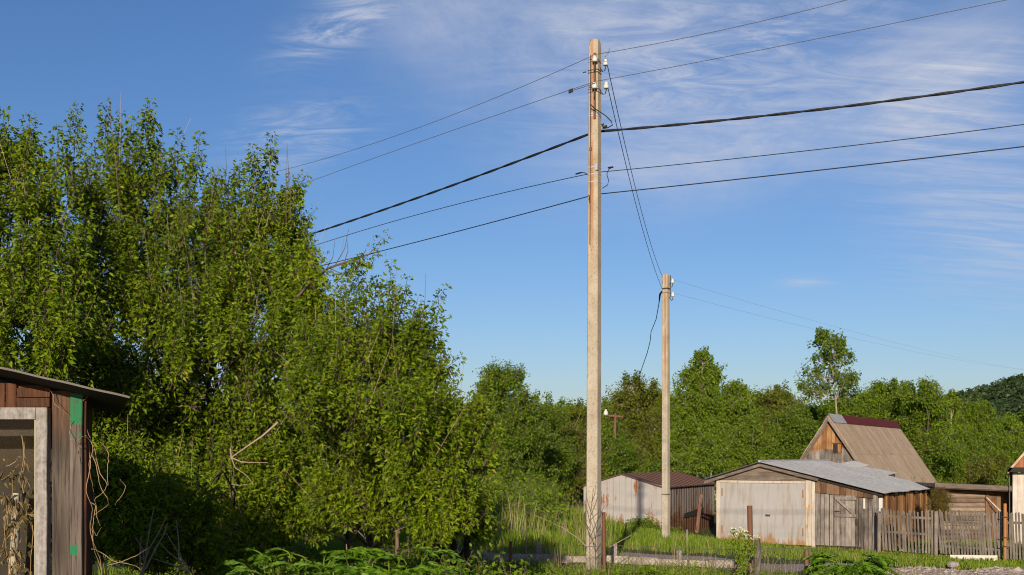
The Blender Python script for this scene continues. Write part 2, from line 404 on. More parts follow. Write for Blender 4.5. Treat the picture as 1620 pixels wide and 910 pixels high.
# far hills
def hill_h(X, Y):
    px = 810 + F*X/np.maximum(Y, 1)
    prof = np.interp(px, [-400, 300, 600, 720, 860, 1200, 1380, 1480, 1550, 1620, 1800, 2400], [22, 16, 10, 8.5, 7, 7, 12, 20.5, 24.5, 29, 36, 40])
    s = np.clip((Y - 330)/190, 0, 1); s = s*s*(3-2*s)
    return -1.5 + (prof + 1.5)*s + 1.2*np.sin(X*.06)*s + .8*np.sin(X*.021 + Y*.03)*s
g = sheet(np.arange(-420, 520, 9.0), np.arange(320, 760, 10.0), hill_h)
structure('hills', g, plain('hill_ground', (.05, .07, .025), .95, 0, .4, .05, .1), True)

# ------------------------------------------------------------------ sky, sun, camera
SUN_EL, SUN_AZ = 14.0, math.degrees(math.atan2(-3.6, -26.4))
w = bpy.data.worlds.new('World'); scene.world = w; w.use_nodes = True
t = NT(w); bg = t.n['Background']
sky = t.new('ShaderNodeTexSky', sky_type='NISHITA', sun_disc=False, sun_elevation=R(SUN_EL), sun_rotation=R(SUN_AZ % 360), altitude=200, air_density=1.0, dust_density=.9, ozone_density=3.2)
hs = t.new('ShaderNodeHueSaturation', i_Saturation=1.12, i_Value=1.0); t.link(t.mix(1.0, sky.outputs[0], (1.0, .95, 1.07), 'MULTIPLY'), hs.inputs['Color'])
tc = t.new('ShaderNodeTexCoord'); dirv = tc.outputs['Generated']
sp = t.new('ShaderNodeSeparateXYZ'); t.link(dirv, sp.inputs[0])
x_, y_, z_ = sp.outputs
# cirrus lies on a high flat layer: the direction is projected on to it, so that streaks shrink towards the horizon
den = t.math('ADD', t.math('MAXIMUM', z_, 0.0), .22)
cv = t.new('ShaderNodeCombineXYZ'); t.link(t.math('DIVIDE', x_, den), cv.inputs[0]); t.link(t.math('DIVIDE', y_, den), cv.inputs[1])
def layer(ang, sc, loc, n_scale, dist, lo, hi):
    mp = t.new('ShaderNodeMapping'); mp.inputs['Rotation'].default_value = (0, 0, R(ang)); mp.inputs['Scale'].default_value = sc; mp.inputs['Location'].default_value = loc
    t.link(cv.outputs[0], mp.inputs['Vector'])
    return t.step(t.noise(mp.outputs[0], n_scale, 12, .68, dist), lo, hi)
wisp = layer(24, (1.0, 2.8, 1), (3.1, .4, 0), 4.4, 1.6, .36, .78)
soft = layer(28, (1.0, 1.15, 1), (7.3, 2.2, 0), 1.5, .7, .3, .8)
fine = layer(30, (1.0, 7.0, 1), (1.3, 5.2, 0), 3.2, .6, .35, .75)
az = t.math('ARCTAN2', x_, y_); el = t.math('ARCSINE', z_)
def bank(a0, e0, ra, re, tilt):
    """a bank of cirrus centred on azimuth a0 and elevation e0 (degrees)"""
    da = t.math('SUBTRACT', az, R(a0)); de = t.math('SUBTRACT', el, R(e0)); c, s = math.cos(R(tilt)), math.sin(R(tilt))
    u = t.math('ADD', t.math('MULTIPLY', da, c), t.math('MULTIPLY', de, s)); v = t.math('SUBTRACT', t.math('MULTIPLY', de, c), t.math('MULTIPLY', da, s))
    q = t.math('ADD', t.math('POWER', t.math('DIVIDE', t.math('ABSOLUTE', u), R(ra)), 2.0), t.math('POWER', t.math('DIVIDE', t.math('ABSOLUTE', v), R(re)), 2.0))
    return t.math('EXPONENT', t.math('MULTIPLY', q, -1.0))
def total(*v):
    s = v[0]
    for k in v[1:]: s = t.math('ADD', s, k)
    return s
m_soft = total(t.math('MULTIPLY', bank(5.5, 19.3, 9, 3.6, -8), 1.15), t.math('MULTIPLY', bank(8, 14.6, 6.5, 2.2, 8), .9), t.math('MULTIPLY', bank(21, 17.2, 5, 3.4, 10), .8), t.math('MULTIPLY', bank(23, 11, 3.6, 3, -20), .5), t.math('MULTIPLY', bank(-3.5, 21.5, 4, 1.6, 0), .45))
m_wisp = total(t.math('MULTIPLY', bank(-8.4, 20.7, 2.7, .85, 27), 1.6), t.math('MULTIPLY', bank(-10.6, 15.4, 2.8, 1.3, 14), .9), t.math('MULTIPLY', bank(-25.5, 21.8, 2.6, .7, 10), 1.2), t.math('MULTIPLY', bank(10, 19, 9, 4, 0), .7))
m_fine = total(t.math('MULTIPLY', bank(23, 11.5, 4.5, 4, -20), .55), t.math('MULTIPLY', bank(21, 16.5, 4, 2, 15), .6), t.math('MULTIPLY', bank(14.5, 8.4, 1.2, .25, 0), .5))
cl = total(t.math('MULTIPLY', m_soft, t.math('ADD', t.math('MULTIPLY', soft, .72), .16)), t.math('MULTIPLY', m_wisp, wisp), t.math('MULTIPLY', m_fine, fine))
cl = t.math('MULTIPLY', cl, 1.15, clamp=True)
lum = t.new('ShaderNodeMixRGB'); 
t.n.remove(lum)
cc = t.mix(cl, hs.outputs[0], (5.0, 5.35, 6.4))
t.link(cc, bg.inputs['Color']); bg.inputs['Strength'].default_value = .086

sl = bpy.data.lights.new('sun', 'SUN'); sl.energy = 5.0; sl.angle = R(.5); sl.color = (1.0, .86, .67)
so = bpy.data.objects.new('sun', sl); COL.objects.link(so); so.location = (-20, -60, 40)
import mathutils
to_sun = mathutils.Vector((math.sin(R(SUN_AZ))*math.cos(R(SUN_EL)), math.cos(R(SUN_AZ))*math.cos(R(SUN_EL)), math.sin(R(SUN_EL))))
so.rotation_euler = to_sun.to_track_quat('Z', 'Y').to_euler()

cam = bpy.data.cameras.new('camera'); co_ = bpy.data.objects.new('camera', cam); COL.objects.link(co_)
co_.location = (0, 0, EYE); co_.rotation_euler = (R(90), 0, 0); cam.lens = 36*F/1620; cam.sensor_width = 36; cam.shift_y = (HZ-455)/1620
cam.clip_end = 4000; cam.clip_start = .05; scene.camera = co_
vs = scene.view_settings; vs.view_transform = 'Standard'; vs.look = 'None'; vs.gamma = 1; vs.use_curve_mapping = False; vs.exposure = 0.36
scene.cycles.max_bounces = 5; scene.cycles.diffuse_bounces = 3; scene.cycles.transmission_bounces = 3; scene.cycles.transparent_max_bounces = 8; scene.cycles.use_denoising = True; scene.cycles.filter_width = 1.1

# ================================================================== POLES AND WIRES
def pole(base, h, s0, s1, ang, lean, name, label):
    root = thing(name, label, 'utility pole', base, 'concrete utility poles')
    ca, sa = math.cos(R(ang)), math.sin(R(ang))
    def ring(s, z, ch):
        k = s/2; pts = [(-k+ch, -k), (k-ch, -k), (k, -k+ch), (k, k-ch), (k-ch, k), (-k+ch, k), (-k, k-ch), (-k, -k+ch)]
        dx = lean*z/h
        return [np.array([base[0] + x*ca - y*sa + dx, base[1] + x*sa + y*ca, base[2] + z]) for x, y in pts]
    g = Geo(); zs = [-.4] + list(np.linspace(0, h-.12, 24)) + [h-.04, h]
    for z in zs:
        s = s0 + (s1-s0)*max(z, 0)/h; ch = .014
        if z > h-.05: s *= .97; ch = .02
        if z == h: s *= .84; ch = .03
        g.v.append(np.array(ring(s, z, ch)));
    n = len(zs); V = np.concatenate(g.v); g.v = []
    f = [[k*8+j, k*8+(j+1) % 8, (k+1)*8+(j+1) % 8, (k+1)*8+j] for k in range(n-1) for j in range(8)]
    g.add(V, f); g.add(ring((s0+(s1-s0))*.84, h, .03), [list(range(8))])
    g.build('shaft', M['pole'], root)
    size = lambda z: s0 + (s1-s0)*z/h
    def face(u, out, z):
        """a point by the left front face: u along it, out in front of it"""
        k = size(z)/2 + out
        return np.array([base[0] + u*ca + k*sa + lean*z/h, base[1] + u*sa - k*ca, base[2] + z])
    def strap(z, w, m, name='strap', ex=.003):
        b = Geo(); a = ring(size(z)+2*ex, z-w/2, .014); c = ring(size(z)+2*ex, z+w/2, .014)
        b.add(a + c, [[j, (j+1) % 8, 8+(j+1) % 8, 8+j] for j in range(8)]); return b.build(name, m, root)
    return root, face, strap, size

def insulator(p, parent, hook_from, s=.86, tilt=(0, 0, 1)):
    g = Geo(); p = np.asarray(p, float)
    g.lathe(p, [(r*s, z*s) for r, z in [(.0, 0), (.034, 0), (.043, .012), (.044, .05), (.036, .062), (.03, .068), (.031, .078), (.038, .086), (.036, .1), (.022, .112), (0, .114)]], 14, 0, tilt)
    o = g.build('insulator', M['ceramic'], parent, True)
    h = Geo(); q = np.asarray(hook_from, float); d = q - p
    pts = [p + np.array([0, 0, .02])*s, p + np.array([0, 0, -.03])*s, p + d*.12 + np.array([0, 0, -.085])*s, p + d*.4 + np.array([0, 0, -.105])*s, p + d*.7 + np.array([0, 0, -.07])*s, q]
    h.tube(pts, .009*s, 6); h.build('hook', M['iron'], parent, True)
    return o
PB = np.array([(939-810)/F*16.0, 16.0, 0.0])
H1 = 7.48
p1, face1, strap1, size1 = pole(PB, H1, .172, .14, -27, .02, 'utility_pole', 'tall rust-streaked concrete pole in the foreground carrying wires and cables on both sides')
zpx = lambda py, Y=16.0: EYE + (HZ-py)/F*Y
# iron bracket bar down the front, insulators on hooks
g = Geo(); g.box(face1(.018, .003, 6.35), face1(.05, .003, 6.35)-face1(.018, .003, 6.35), face1(.018, .02, 6.35)-face1(.018, .003, 6.35), (0, 0, .92)); g.build('bracket_bar', M['rust'], p1)
g = Geo(); g.tube([face1(-.032, .008, z) for z in np.linspace(4.6, 7.25, 12)], .007, 5); g.build('groove_rod', M['iron'], p1)  # dark iron rod stands in for the shade of a groove in this face
def dev(p, x, y, z): return np.asarray(p) + np.array([x, y, z])
I1 = at(941, 98, 15.86); I2 = at(958, 104, 15.98); I3 = at(940.5, 140.5, 15.86); I4 = at(959, 140.5, 15.98)
insulator(I1, p1, face1(.03, .02, I1[2]-.1)); insulator(I3, p1, face1(.03, .02, I3[2]-.1))
sideq = lambda z: PB + np.array([.07, -.02, z])
insulator(I2, p1, sideq(I2[2]+.02)); insulator(I4, p1, sideq(I4[2]+.02))
for py in (113, 117): strap1(zpx(py), .012, M['iron'], 'wire_band', .005)
for py in (100, 143, 148): strap1(zpx(py), .006, M['iron'], 'wire_band', .004)
for py in (181.5, 185): strap1(zpx(py), .02, M['zinc'])
for py in (266, 277, 289): strap1(zpx(py), .016, M['zinc'])
g = Geo(); a = face1(.055, .003, zpx(272)); g.box(a, face1(.085, .003, zpx(272))-a, face1(.055, .028, zpx(272))-a, (0, 0, .085)); g.build('strap_buckle', M['zinc'], p1)
g = Geo(); a = face1(-.045, .0, zpx(240)); g.box(a, face1(-.012, 0, zpx(240))-a, face1(-.045, .016, zpx(240))-a, (0, 0, .045)); g.build('clip', M['rust'], p1)
g = Geo(); g.tube([face1(-.1, .004, zpx(115)), face1(-.13, .0, zpx(114.5)), face1(-.155, -.01, zpx(115))], .008, 5); g.build('bolt', M['iron'], p1)
g = Geo(); g.tube([face1(-.05, .02, zpx(310)), face1(-.035, .025, zpx(313)), face1(-.045, .022, zpx(317)), face1(-.03, .025, zpx(319)), face1(-.04, .02, zpx(322)), face1(-.025, .02, zpx(320))], .007, 5); g.build('wire_loop', M['iron'], p1)

P2 = np.array([(1053.5-810)/F*32.0, 32.0, EYE + (HZ-860)/F*32.0])
p2, face2, strap2, size2 = pole(P2, 7.57, .185, .165, -36, 0, 'utility_pole', 'smaller looking concrete pole standing in the grass beside the rusty metal garage')
z2 = lambda py: (HZ-py)/F*32 + EYE - P2[2]
J1 = at(1064, 448, 31.95); J2 = at(1064.5, 469.5, 31.95)
insulator(J1, p2, P2 + np.array([.1, -.05, J1[2]-P2[2]+.0]), 1.1); insulator(J2, p2, P2 + np.array([.1, -.05, J2[2]-P2[2]]), 1.1)
strap2(z2(457), .04, M['iron'], 'wire_band', .006)
strap2(z2(464), .015, M['iron'], 'wire_band', .006)
g = Geo(); g.box(P2 + np.array([.115, -.06, z2(470)]), (.02, 0, 0), (0, .04, 0), (0, 0, .6)); g.build('bracket_bar', M['iron'], p2)
strap2(z2(782), .02, M['iron'], 'wire_band', .006)

def plane_pts(p0, d, pix):
    """points where the sight lines of pixels meet the upright plane through p0 along d"""
    d = np.asarray(d, float)/np.linalg.norm(d); out = []
    for px, py in pix:
        k = (px-810)/F; s = (k*p0[1] - p0[0])/(d[0] - k*d[1])
        out.append((s, EYE + (HZ-py)/F*(p0[1] + s*d[1])))
    return out
def span(p0, d, pix, reach, n=40):
    """a hanging wire from p0 in direction d through two pixels: a parabola, run on to its reach"""
    d = np.asarray(d, float)/np.linalg.norm(d); ss = plane_pts(p0, d, pix)
    A = np.array([[s, s*s] for s, _ in ss]); b = np.array([z - p0[2] for _, z in ss])
    if len(ss) == 1: c1, c2 = (b[0] - .004*ss[0][0]**2)/ss[0][0], .004
    else:
        c1, c2 = np.linalg.solve(A, b) if len(ss) == 2 else np.linalg.lstsq(A, b, rcond=None)[0]
    s = np.linspace(0, reach, n)
    return np.stack([p0[0] + s*d[0], p0[1] + s*d[1], p0[2] + c1*s + c2*s*s], 1)
def twisted(pts, r, pitch, rad):
    L = np.concatenate([[0], np.cumsum(np.linalg.norm(np.diff(pts, axis=0), axis=1))]); n = int(L[-1]/pitch*8)
    s = np.linspace(0, L[-1], n); P = np.stack([np.interp(s, L, pts[:, k]) for k in range(3)], 1)
    tg = unit(np.gradient(P, axis=0)); e1 = unit(np.cross(tg, [0, 0, 1.])); e2 = np.cross(e1, tg); out = []
    for ph in (0, math.pi):
        a = s/pitch*2*math.pi + ph; out.append(P + rad*(np.cos(a)[:, None]*e1 + np.sin(a)[:, None]*e2))
    return out
DL, DR = (-6.2, 7.2), (5.2, -2.9)
def wire(name, label, cat, p0, left, right, r, mat, group, extra=None, twist=False, rl=19, rr=13):
    g = Geo(); rts = []
    if left: rts.append(span(np.asarray(p0), DL, left, rl))
    if right: rts.append(span(np.asarray(p0), DR, right, rr))
    pts = np.concatenate([rts[0][::-1], rts[1][1:]]) if len(rts) == 2 else rts[0]
    if twist:
        for q in twisted(pts, r, 1.0, r*.62): g.tube(q, r, 5)
    else: g.tube(pts, r, 5)
    for e in extra or []: g.tube(e, r*.9, 5)
    return tag(g.build(name, mat, smooth=True), label, cat, group)
A1 = I1 + np.array([0, -.045, .085]); A3 = I3 + np.array([0, -.045, .085])
wire('power_line', 'topmost bare wire tied to the upper front insulator of the tall pole', 'wire', A1, [(700, 188), (456, 267)], [(1150, 46), (1340, 0)],   .0042, M['wire'], 'bare overhead wires',
     extra=[[at(957, 90, 15.9), at(962, 85, 15.9), at(964.5, 77, 15.88)], [A1 + np.array([.02, -.01, 0]), A1 + np.array([.1, .0, .02]), A1 + np.array([.2, -.02, .035])]])
wire('power_line', 'second bare wire with a dark clamp, tied to the lower front pole insulator', 'wire', A3, [(700, 212), (480, 291)], [(1290, 62), (1592, 0)],   .0042, M['wire'], 'bare overhead wires')
c0 = plane_pts(A3, DL, [(903, 144)])[0]; dl = np.array([*DL])/np.linalg.norm(DL)
cp = np.array([A3[0] + c0[0]*dl[0], A3[1] + c0[0]*dl[1], c0[1]])
g = Geo(); ax = unit(np.array([dl[0], dl[1], .0])); g.box(cp - ax*.045 - np.array([0, .02, .022]), ax*.09, (0, .04, 0), (0, 0, .045)); tag(g.build('wire_clamp', M['iron']), 'small dark clamp on the second bare wire just left of the tall pole', 'clamp')
g = Geo(); g.tube([cp, cp*.5 + A3*.5 + np.array([0, 0, -.015]), A3 + np.array([0, 0, -.02])], .005, 5); tag(g.build('jumper_wire', M['wire']), 'short doubled wire from the dark clamp to the lower insulator', 'wire')
B1 = PB + np.array([.03, .11, zpx(205)])
wire('twisted_cable', 'thick black twisted cable passing the tall pole below its insulators', 'cable', B1, [(700, 299), (456, 382)], [(1300, 173), (1620, 130)], .0125, M['cable'], None, twist=True)
g = Geo(); g.tube([at(934, 165, 15.84), at(941, 172, 15.84), at(958, 183, 15.9), at(967, 192, 15.85), at(969, 198, 15.8), at(962, 202, 15.84), at(953, 204, 15.86)], .008, 6)
g.tube([at(953, 196, 15.86), at(955, 201, 15.86), at(960, 200, 15.84)], .02, 6)
tag(g.build('cable_tail', M['cable'], smooth=True), 'loose black loop of cable curling out at the twisted cable clamp', 'cable')
C1 = PB + np.array([.03, .11, zpx(270)])
wire('telephone_wire', 'thin dark wire held by the silver straps midway down the tall pole', 'wire', C1, [(720, 324), (512, 384)], [(1300, 236), (1620, 197)], .0056, M['cable'], 'lower overhead wires')
g = Geo(); g.tube([at(970, 264, 15.9), at(963, 268, 15.9), at(960, 276, 15.9), at(963, 286, 15.9), at(961, 293, 15.9), at(953, 298, 15.92)], .006, 5); g.tube([at(962, 265.5, 15.9), at(970, 264.5, 15.85)], .012, 5)
tag(g.build('slack_loop', M['cable'], smooth=True), 'slack S-shaped loop of thin wire beside the silver straps', 'wire')
g = Geo(); g.tube([at(930, 276, 15.95), at(924, 273, 16.0), at(914, 274.5, 16.1)], .006, 5); g.tube([at(920, 273, 16.05), at(911, 275.5, 16.15)], .011, 5); tag(g.build('wire_joint', M['cable'], smooth=True), 'short dark joint on the thin wire just left of the silver straps', 'wire')
D1 = PB + np.array([.03, .11, zpx(305)])
wire('service_cable', 'lowest black cable crossing the tall pole under the three silver straps', 'cable', D1, [(740, 362), (560, 408)], [(1300, 269), (1620, 232)], .0075, M['cable'], 'lower overhead wires')
# wires from the tall pole to the pole by the garage
def link3(p, q, sag, r, mat, n=24, sides=5):
    s = np.linspace(0, 1, n)[:, None]; v = p + (q-p)*s; v[:, 2] -= sag*4*(s*(1-s))[:, 0]; g = Geo(); g.tube(v, r, sides); return g
tag(link3(I2 + [.01, 0, .08], at(1049, 440, 31.9), .33, .006, M['wire']).build('connecting_wire', M['wire'], smooth=True), 'upper sagging wire running from the tall pole down to the top of the farther pole', 'wire', 'wires between the two poles')
tag(link3(I4 + [.01, 0, .08], at(1048, 458, 31.9), .28, .006, M['wire']).build('connecting_wire', M['wire'], smooth=True), 'lower sagging wire running from the tall pole to the band of the farther pole', 'wire', 'wires between the two poles')
tag(link3(J1 + [0, 0, .1], at(1700, 593, 95), .55, .0022, M['wire'], 40).build('distant_wire', M['wire'], smooth=True), 'upper faint wire leaving the farther pole above the aspen toward the right', 'wire', 'faint wires beyond the farther pole')
tag(link3(J2 + [0, 0, .1], at(1700, 590, 95), .55, .0022, M['wire'], 40).build('distant_wire', M['wire'], smooth=True), 'lower faint wire leaving the farther pole across the aspen toward the right', 'wire', 'faint wires beyond the farther pole')
g = Geo(); g.tube([at(px, py, Y) for px, py, Y in [(1047, 461, 31.9), (1044, 466, 32), (1042.5, 480, 33), (1038, 505, 35), (1030, 525, 38), (1028.5, 540, 41), (1024, 558, 46), (1017, 578, 53), (1013, 590, 60), (1009, 612, 66)]], [.02, .03, .012, .012, .012, .014, .016, .018, .02, .02], 5)
tag(g.build('drop_cable', M['cable'], smooth=True), 'wavy drop cable hanging from the farther pole down into the trees', 'cable')

# ================================================================== GARAGES
UD = np.array([.824, -.567, 0]); VD = np.array([.567, .824, 0]); UP = np.array([0, 0, 1.])
def corr(g, a, b, c, d, waves, amp, nv=2, slot=0, thick=0.006):
    """wavy sheet: a-b across the waves, a-d along them"""
    a, b, c, d = (np.asarray(q, float) for q in (a, b, c, d)); n = waves*6
    nrm = unit(np.cross(b-a, d-a));
    if nrm[2] < 0: nrm = -nrm
    u = np.linspace(0, 1, n+1); v = np.linspace(0, 1, nv)
    P = (a[None, None] + (b-a)*u[None, :, None])*(1-v[:, None, None]) + (d[None, None] + (c-d)*u[None, :, None])*v[:, None, None]
    P = P + nrm*(amp*np.sin(u*waves*2*math.pi))[None, :, None]
    for off in (0, -thick):
        Q = (P + nrm*off).reshape(-1, 3); i = (np.arange(nv-1)[:, None]*(n+1) + np.arange(n)[None]).ravel()
        f = np.stack([i, i+1, i+n+2, i+n+1], -1); g.add(Q, f if off == 0 else f[:, ::-1], slot)
def boards(g, o, u, wid, top, pw=.14, depth=.025, nrm=None, gap=.008, jit=.006, slot=0, bottom=None):
    """upright boards along u; top and bottom give the height at a distance along u"""
    u = unit(u); nrm = unit(np.cross(u, UP)) if nrm is None else np.asarray(nrm); s = 0.0
    while s < wid - .02:
        w_ = min(pw*random.uniform(.75, 1.2), wid - s); e = s + w_
        b0 = bottom(s) if bottom else 0.0
        if max(top(s+gap), top(e-gap)) <= b0 + .01: s = e; continue
        q = np.asarray(o) + nrm*random.uniform(-jit, jit)
        z0, z1 = max(b0+.002, top(s + gap)), max(b0+.002, top(e - gap))
        lo = [q + u*(s+gap/2) + UP*b0, q + u*(e-gap/2) + UP*b0]
        v = [lo[0], lo[1], lo[1] - nrm*depth, lo[0] - nrm*depth]
        v2 = [lo[0] + UP*(z0-b0), lo[1] + UP*(z1-b0), lo[1] - nrm*depth + UP*(z1-b0), lo[0] - nrm*depth + UP*(z0-b0)]
        g.add(v + v2, [[0,3,2,1],[4,5,6,7],[0,1,5,4],[1,2,6,5],[2,3,7,6],[3,0,4,7]], slot); s = e

M['gate_paint'] = rusty('grey_gate_paint', (.3, .29, .285), (.2, .115, .06), .38, (6, 6, .8), (.1, .6), rough=.75, spot=2.2, dirt=(.25, .205, .165))
M['gate_frame'] = rusty('gate_frame_paint', (.43, .38, .32), (.28, .15, .04), .62, (10, 10, .8), rough=.75, dirt=(.3, .23, .15))
M['zinc_wall'] = rusty('stained_zinc_wall', (.29, .275, .265), (.16, .06, .022), .7, (7, 7, .6), (.1, 1.1), rough=.7, spot=2.5, dirt=(.27, .24, .22))
M['zinc_side'] = rusty('rusted_side_wall', (.29, .245, .205), (.11, .05, .025), .6, (12, 12, .5), (.2, 1.4), rough=.75, spot=2.5, dirt=(.13, .09, .065))
M['brown_roof'] = rusty('brown_tin_roof', (.1, .048, .03), (.12, .05, .03), .35, (3, 3, 3), rough=.8, dirt=(.09, .05, .045))
M['tin_roof'] = rusty('corrugated_grey_roof', (.33, .335, .345), (.2, .13, .08), .34, (3, 9, 3), rough=.75, spot=4.0, dirt=(.22, .225, .235), island=True)
M['grey_wood'] = wood('weathered_grey_wood', [(.06, .05, .043), (.17, .145, .125), (.29, .255, .225)], (16, 16, .7), var=.45)
M['gable_wood'] = wood('weathered_gable_boards', [(.07, .052, .042), (.13, .1, .08), (.2, .165, .135)], (1.2, 1.2, 16))
M['brown_wood'] = wood('brown_stained_boards', [(.045, .026, .016), (.12, .066, .036), (.2, .13, .08)], (16, 16, .7))
M['orange_wood'] = wood('orange_brown_boards', [(.07, .034, .016), (.21, .098, .038), (.31, .18, .085)], (16, 16, .7))
M['pale_wood'] = wood('pale_boards', [(.3, .26, .22), (.42, .37, .32), (.52, .47, .41)], (14, 14, .8))
M['dark'] = plain('dark_timber', (.02, .016, .013), .9)

# --- rusty metal garage behind the farther pole
G1 = np.array([5.55, 42.0, -1.45]); U1 = unit([6, -3, 0]); V1 = unit([3, 6, 0])
gr = thing('garage', 'rust-streaked light metal garage with a low brown roof behind the two poles', 'garage', G1)
Wd, Ln, Ev = 3.15, 6.6, EYE + (HZ-769)/F*42 - G1[2]; Rg = Ev + .42
g = Geo(); n = 26
for k in range(n):   # front gable sheet, one strip per rib
    s0, s1 = k/n*Wd, (k+1)/n*Wd; hz = lambda s: Ev + (Rg-Ev)*(1 - abs(s/Wd*2-1))
    a = G1 - U1*Wd + U1*s0; b = G1 - U1*Wd + U1*s1; off = -V1*(.012 if k % 2 else 0)
    g.quad(a + off, b + off, b + off + UP*hz(s1), a + off + UP*hz(s0))
g.quad(G1 - U1*Wd, G1 - U1*Wd + V1*Ln, G1 - U1*Wd + V1*Ln + UP*Ev, G1 - U1*Wd + UP*Ev)
g.quad(G1 - U1*Wd + V1*Ln, G1 + V1*Ln, G1 + V1*Ln + UP*Ev, G1 - U1*Wd + V1*Ln + UP*Ev)
g.build('wall', M['zinc_wall'], gr)
g = Geo(); n = 44
for k in range(n):
    off = U1*(.02 if k % 2 else .0); a = G1 + V1*Ln*k/n + off + V1*(.03 if k == 0 else 0); b = G1 + V1*Ln*(k+1)/n + off; g.quad(a, b, b + UP*(Ev-.01), a + UP*(Ev-.01))
g.build('side_wall', M['zinc_side'], gr)['label'] = 'brown rust-run ribbed side wall'
g = Geo(); o = .12
for sgn in (-1, 1):
    rid = G1 - U1*Wd/2 + UP*(Rg+.03); ev = G1 - U1*(Wd if sgn < 0 else 0) + U1*sgn*o + UP*(Ev - .05)
    q = [rid - V1*o, ev - V1*o, ev + V1*(Ln+o), rid + V1*(Ln+o)]
    if sgn < 0: q = [q[0], q[3], q[2], q[1]]
    g.add(q + [p - UP*.03 for p in q], [[0,1,2,3],[7,6,5,4],[0,4,5,1],[1,5,6,2],[2,6,7,3],[3,7,4,0]])
for k in range(1, 12):  # standing seams
    rid = G1 - U1*Wd/2 + UP*(Rg+.03) + V1*(Ln*k/12); ev = G1 + U1*o + UP*(Ev-.05) + V1*(Ln*k/12); g.box(rid, ev-rid, V1*.02, UP*.025)
g.build('roof', M['brown_roof'], gr)
g = Geo(); g.box(G1 - U1*Wd*.62 - V1*.02, U1*.03, -V1*.012, UP*Ev); g.build('door_seam', M['zinc_side'], gr)
g = Geo(); g.box(G1 - U1*.02 - V1*.03, U1*.05, V1*.05, UP*(Ev-.02)); g.build('corner_post', M['zinc_wall'], gr)
hl = G1 + V1*2.35 + U1*.03
g = Geo(); a = [hl + UP*.7, hl + V1*2.6 + UP*.72, hl + V1*2.6 + UP*1.0, hl + V1*.2 + UP*.86]; g.add(a + [p + U1*.03 for p in a], [[4,5,6,7],[0,1,5,4],[1,2,6,5],[2,3,7,6],[3,0,4,7]]); g.build('torn_panel', M['dark'], gr)
g = Geo(); a = at(1098, 855, 43.5); b = at(1107, 782, 44.2); g.box(a, (.13, 0, 0), (0, .05, 0), b-a); tag(g.build('leaning_beam', M['rust']), 'rusty beam leaning against the brown side of the metal garage', 'beam')

# --- garage with pale gate, and the plank lean-to under the same long roof
G2 = np.array([7.22, 40.0, -1.5]); fr = lambda s, z: G2 + UD*s*1.0 + UP*(z - G2[2])
L2 = thing('garage', 'garage with big pale grey gate and attached plank lean-to under corrugated roof', 'garage', G2)
W0 = 3.53; WL = 3.53*1.583; sR = .465*3.53
z_r = 1.39                                      # ridge
zl = lambda s: z_r - (sR - s)*.30 if s < sR else z_r - (s - sR)*(.235)
DEP = 6.7
# gable boards above the gate
g = Geo(); k = 0; zb = .80
while True:
    z0 = zb + k*.15; z1 = min(z0 + .145, z_r-.06)
    if z0 > z_r-.1: break
    lim = lambda z: (max(-.1, sR - (z_r-.03-z)/.30), min(W0+.06, sR + (z_r-.03-z)/.235))
    (a0, b0), (a1, b1) = lim(z0), lim(z1); off = -VD*random.uniform(.0, .012)
    g.add([fr(a0, z0)+off, fr(b0, z0)+off, fr(b1, z1)+off, fr(a1, z1)+off, fr(a0, z0)+VD*.03, fr(b0, z0)+VD*.03, fr(b1, z1)+VD*.03, fr(a1, z1)+VD*.03], [[0,1,2,3],[0,4,5,1],[2,6,7,3],[1,5,6,2],[3,7,4,0]]); k += 1
g.build('gable', M['gable_wood'], L2)
# gate leaves
gz0, gz1 = -1.36, .70
for s0, s1 in ((.12, 1.72), (1.735, 3.2)):
    g = Geo(); g.box(fr(s0, gz0) - VD*.03, UD*(s1-s0), VD*.03, UP*(gz1-gz0))
    lf = g.build('gate_leaf', M['gate_paint'], L2); h = Geo()
    hs_ = .2 if s0 < 1 else 3.12
    for zz in (-1.05, .25):
        h = Geo(); h.tube([fr(hs_, zz) - VD*.05, fr(hs_, zz+.26) - VD*.05], .022, 6); h.build('hinge', M['rust_orange'], lf)
g = Geo(); g.box(fr(1.74, gz0+.02) - VD*.036, UD*1.44, VD*.01, UP*.5); g.build('patch_sheet', M['gate_paint'], L2)
g = Geo(); g.box(fr(1.70, gz0+.05) - VD*.04, UD*.045, VD*.02, UP*2.0); g.build('cover_strip', M['gate_paint'], L2)
g = Geo(); g.box(fr(1.8, -.42) - VD*.06, UD*.16, VD*.03, UP*.06); g.build('lock_hasp', M['iron'], L2)
g = Geo(); g.box(fr(-.03, gz0) - VD*.02, UD*.145, VD*.06, UP*(gz1+.08-gz0)); g.box(fr(3.215, gz0) - VD*.045, UD*.20, VD*.06, UP*(gz1+.12-gz0)); g.box(fr(.12, gz1+.01) - VD*.012, UD*3.09, VD*.05, UP*.08)
g.build('gate_frame', M['gate_frame'], L2)
g = Geo(); g.box(fr(3.425, -1.5) - VD*.02, UD*.1, VD*.05, UP*2.3); g.build('trim_board', M['pale_wood'], L2)
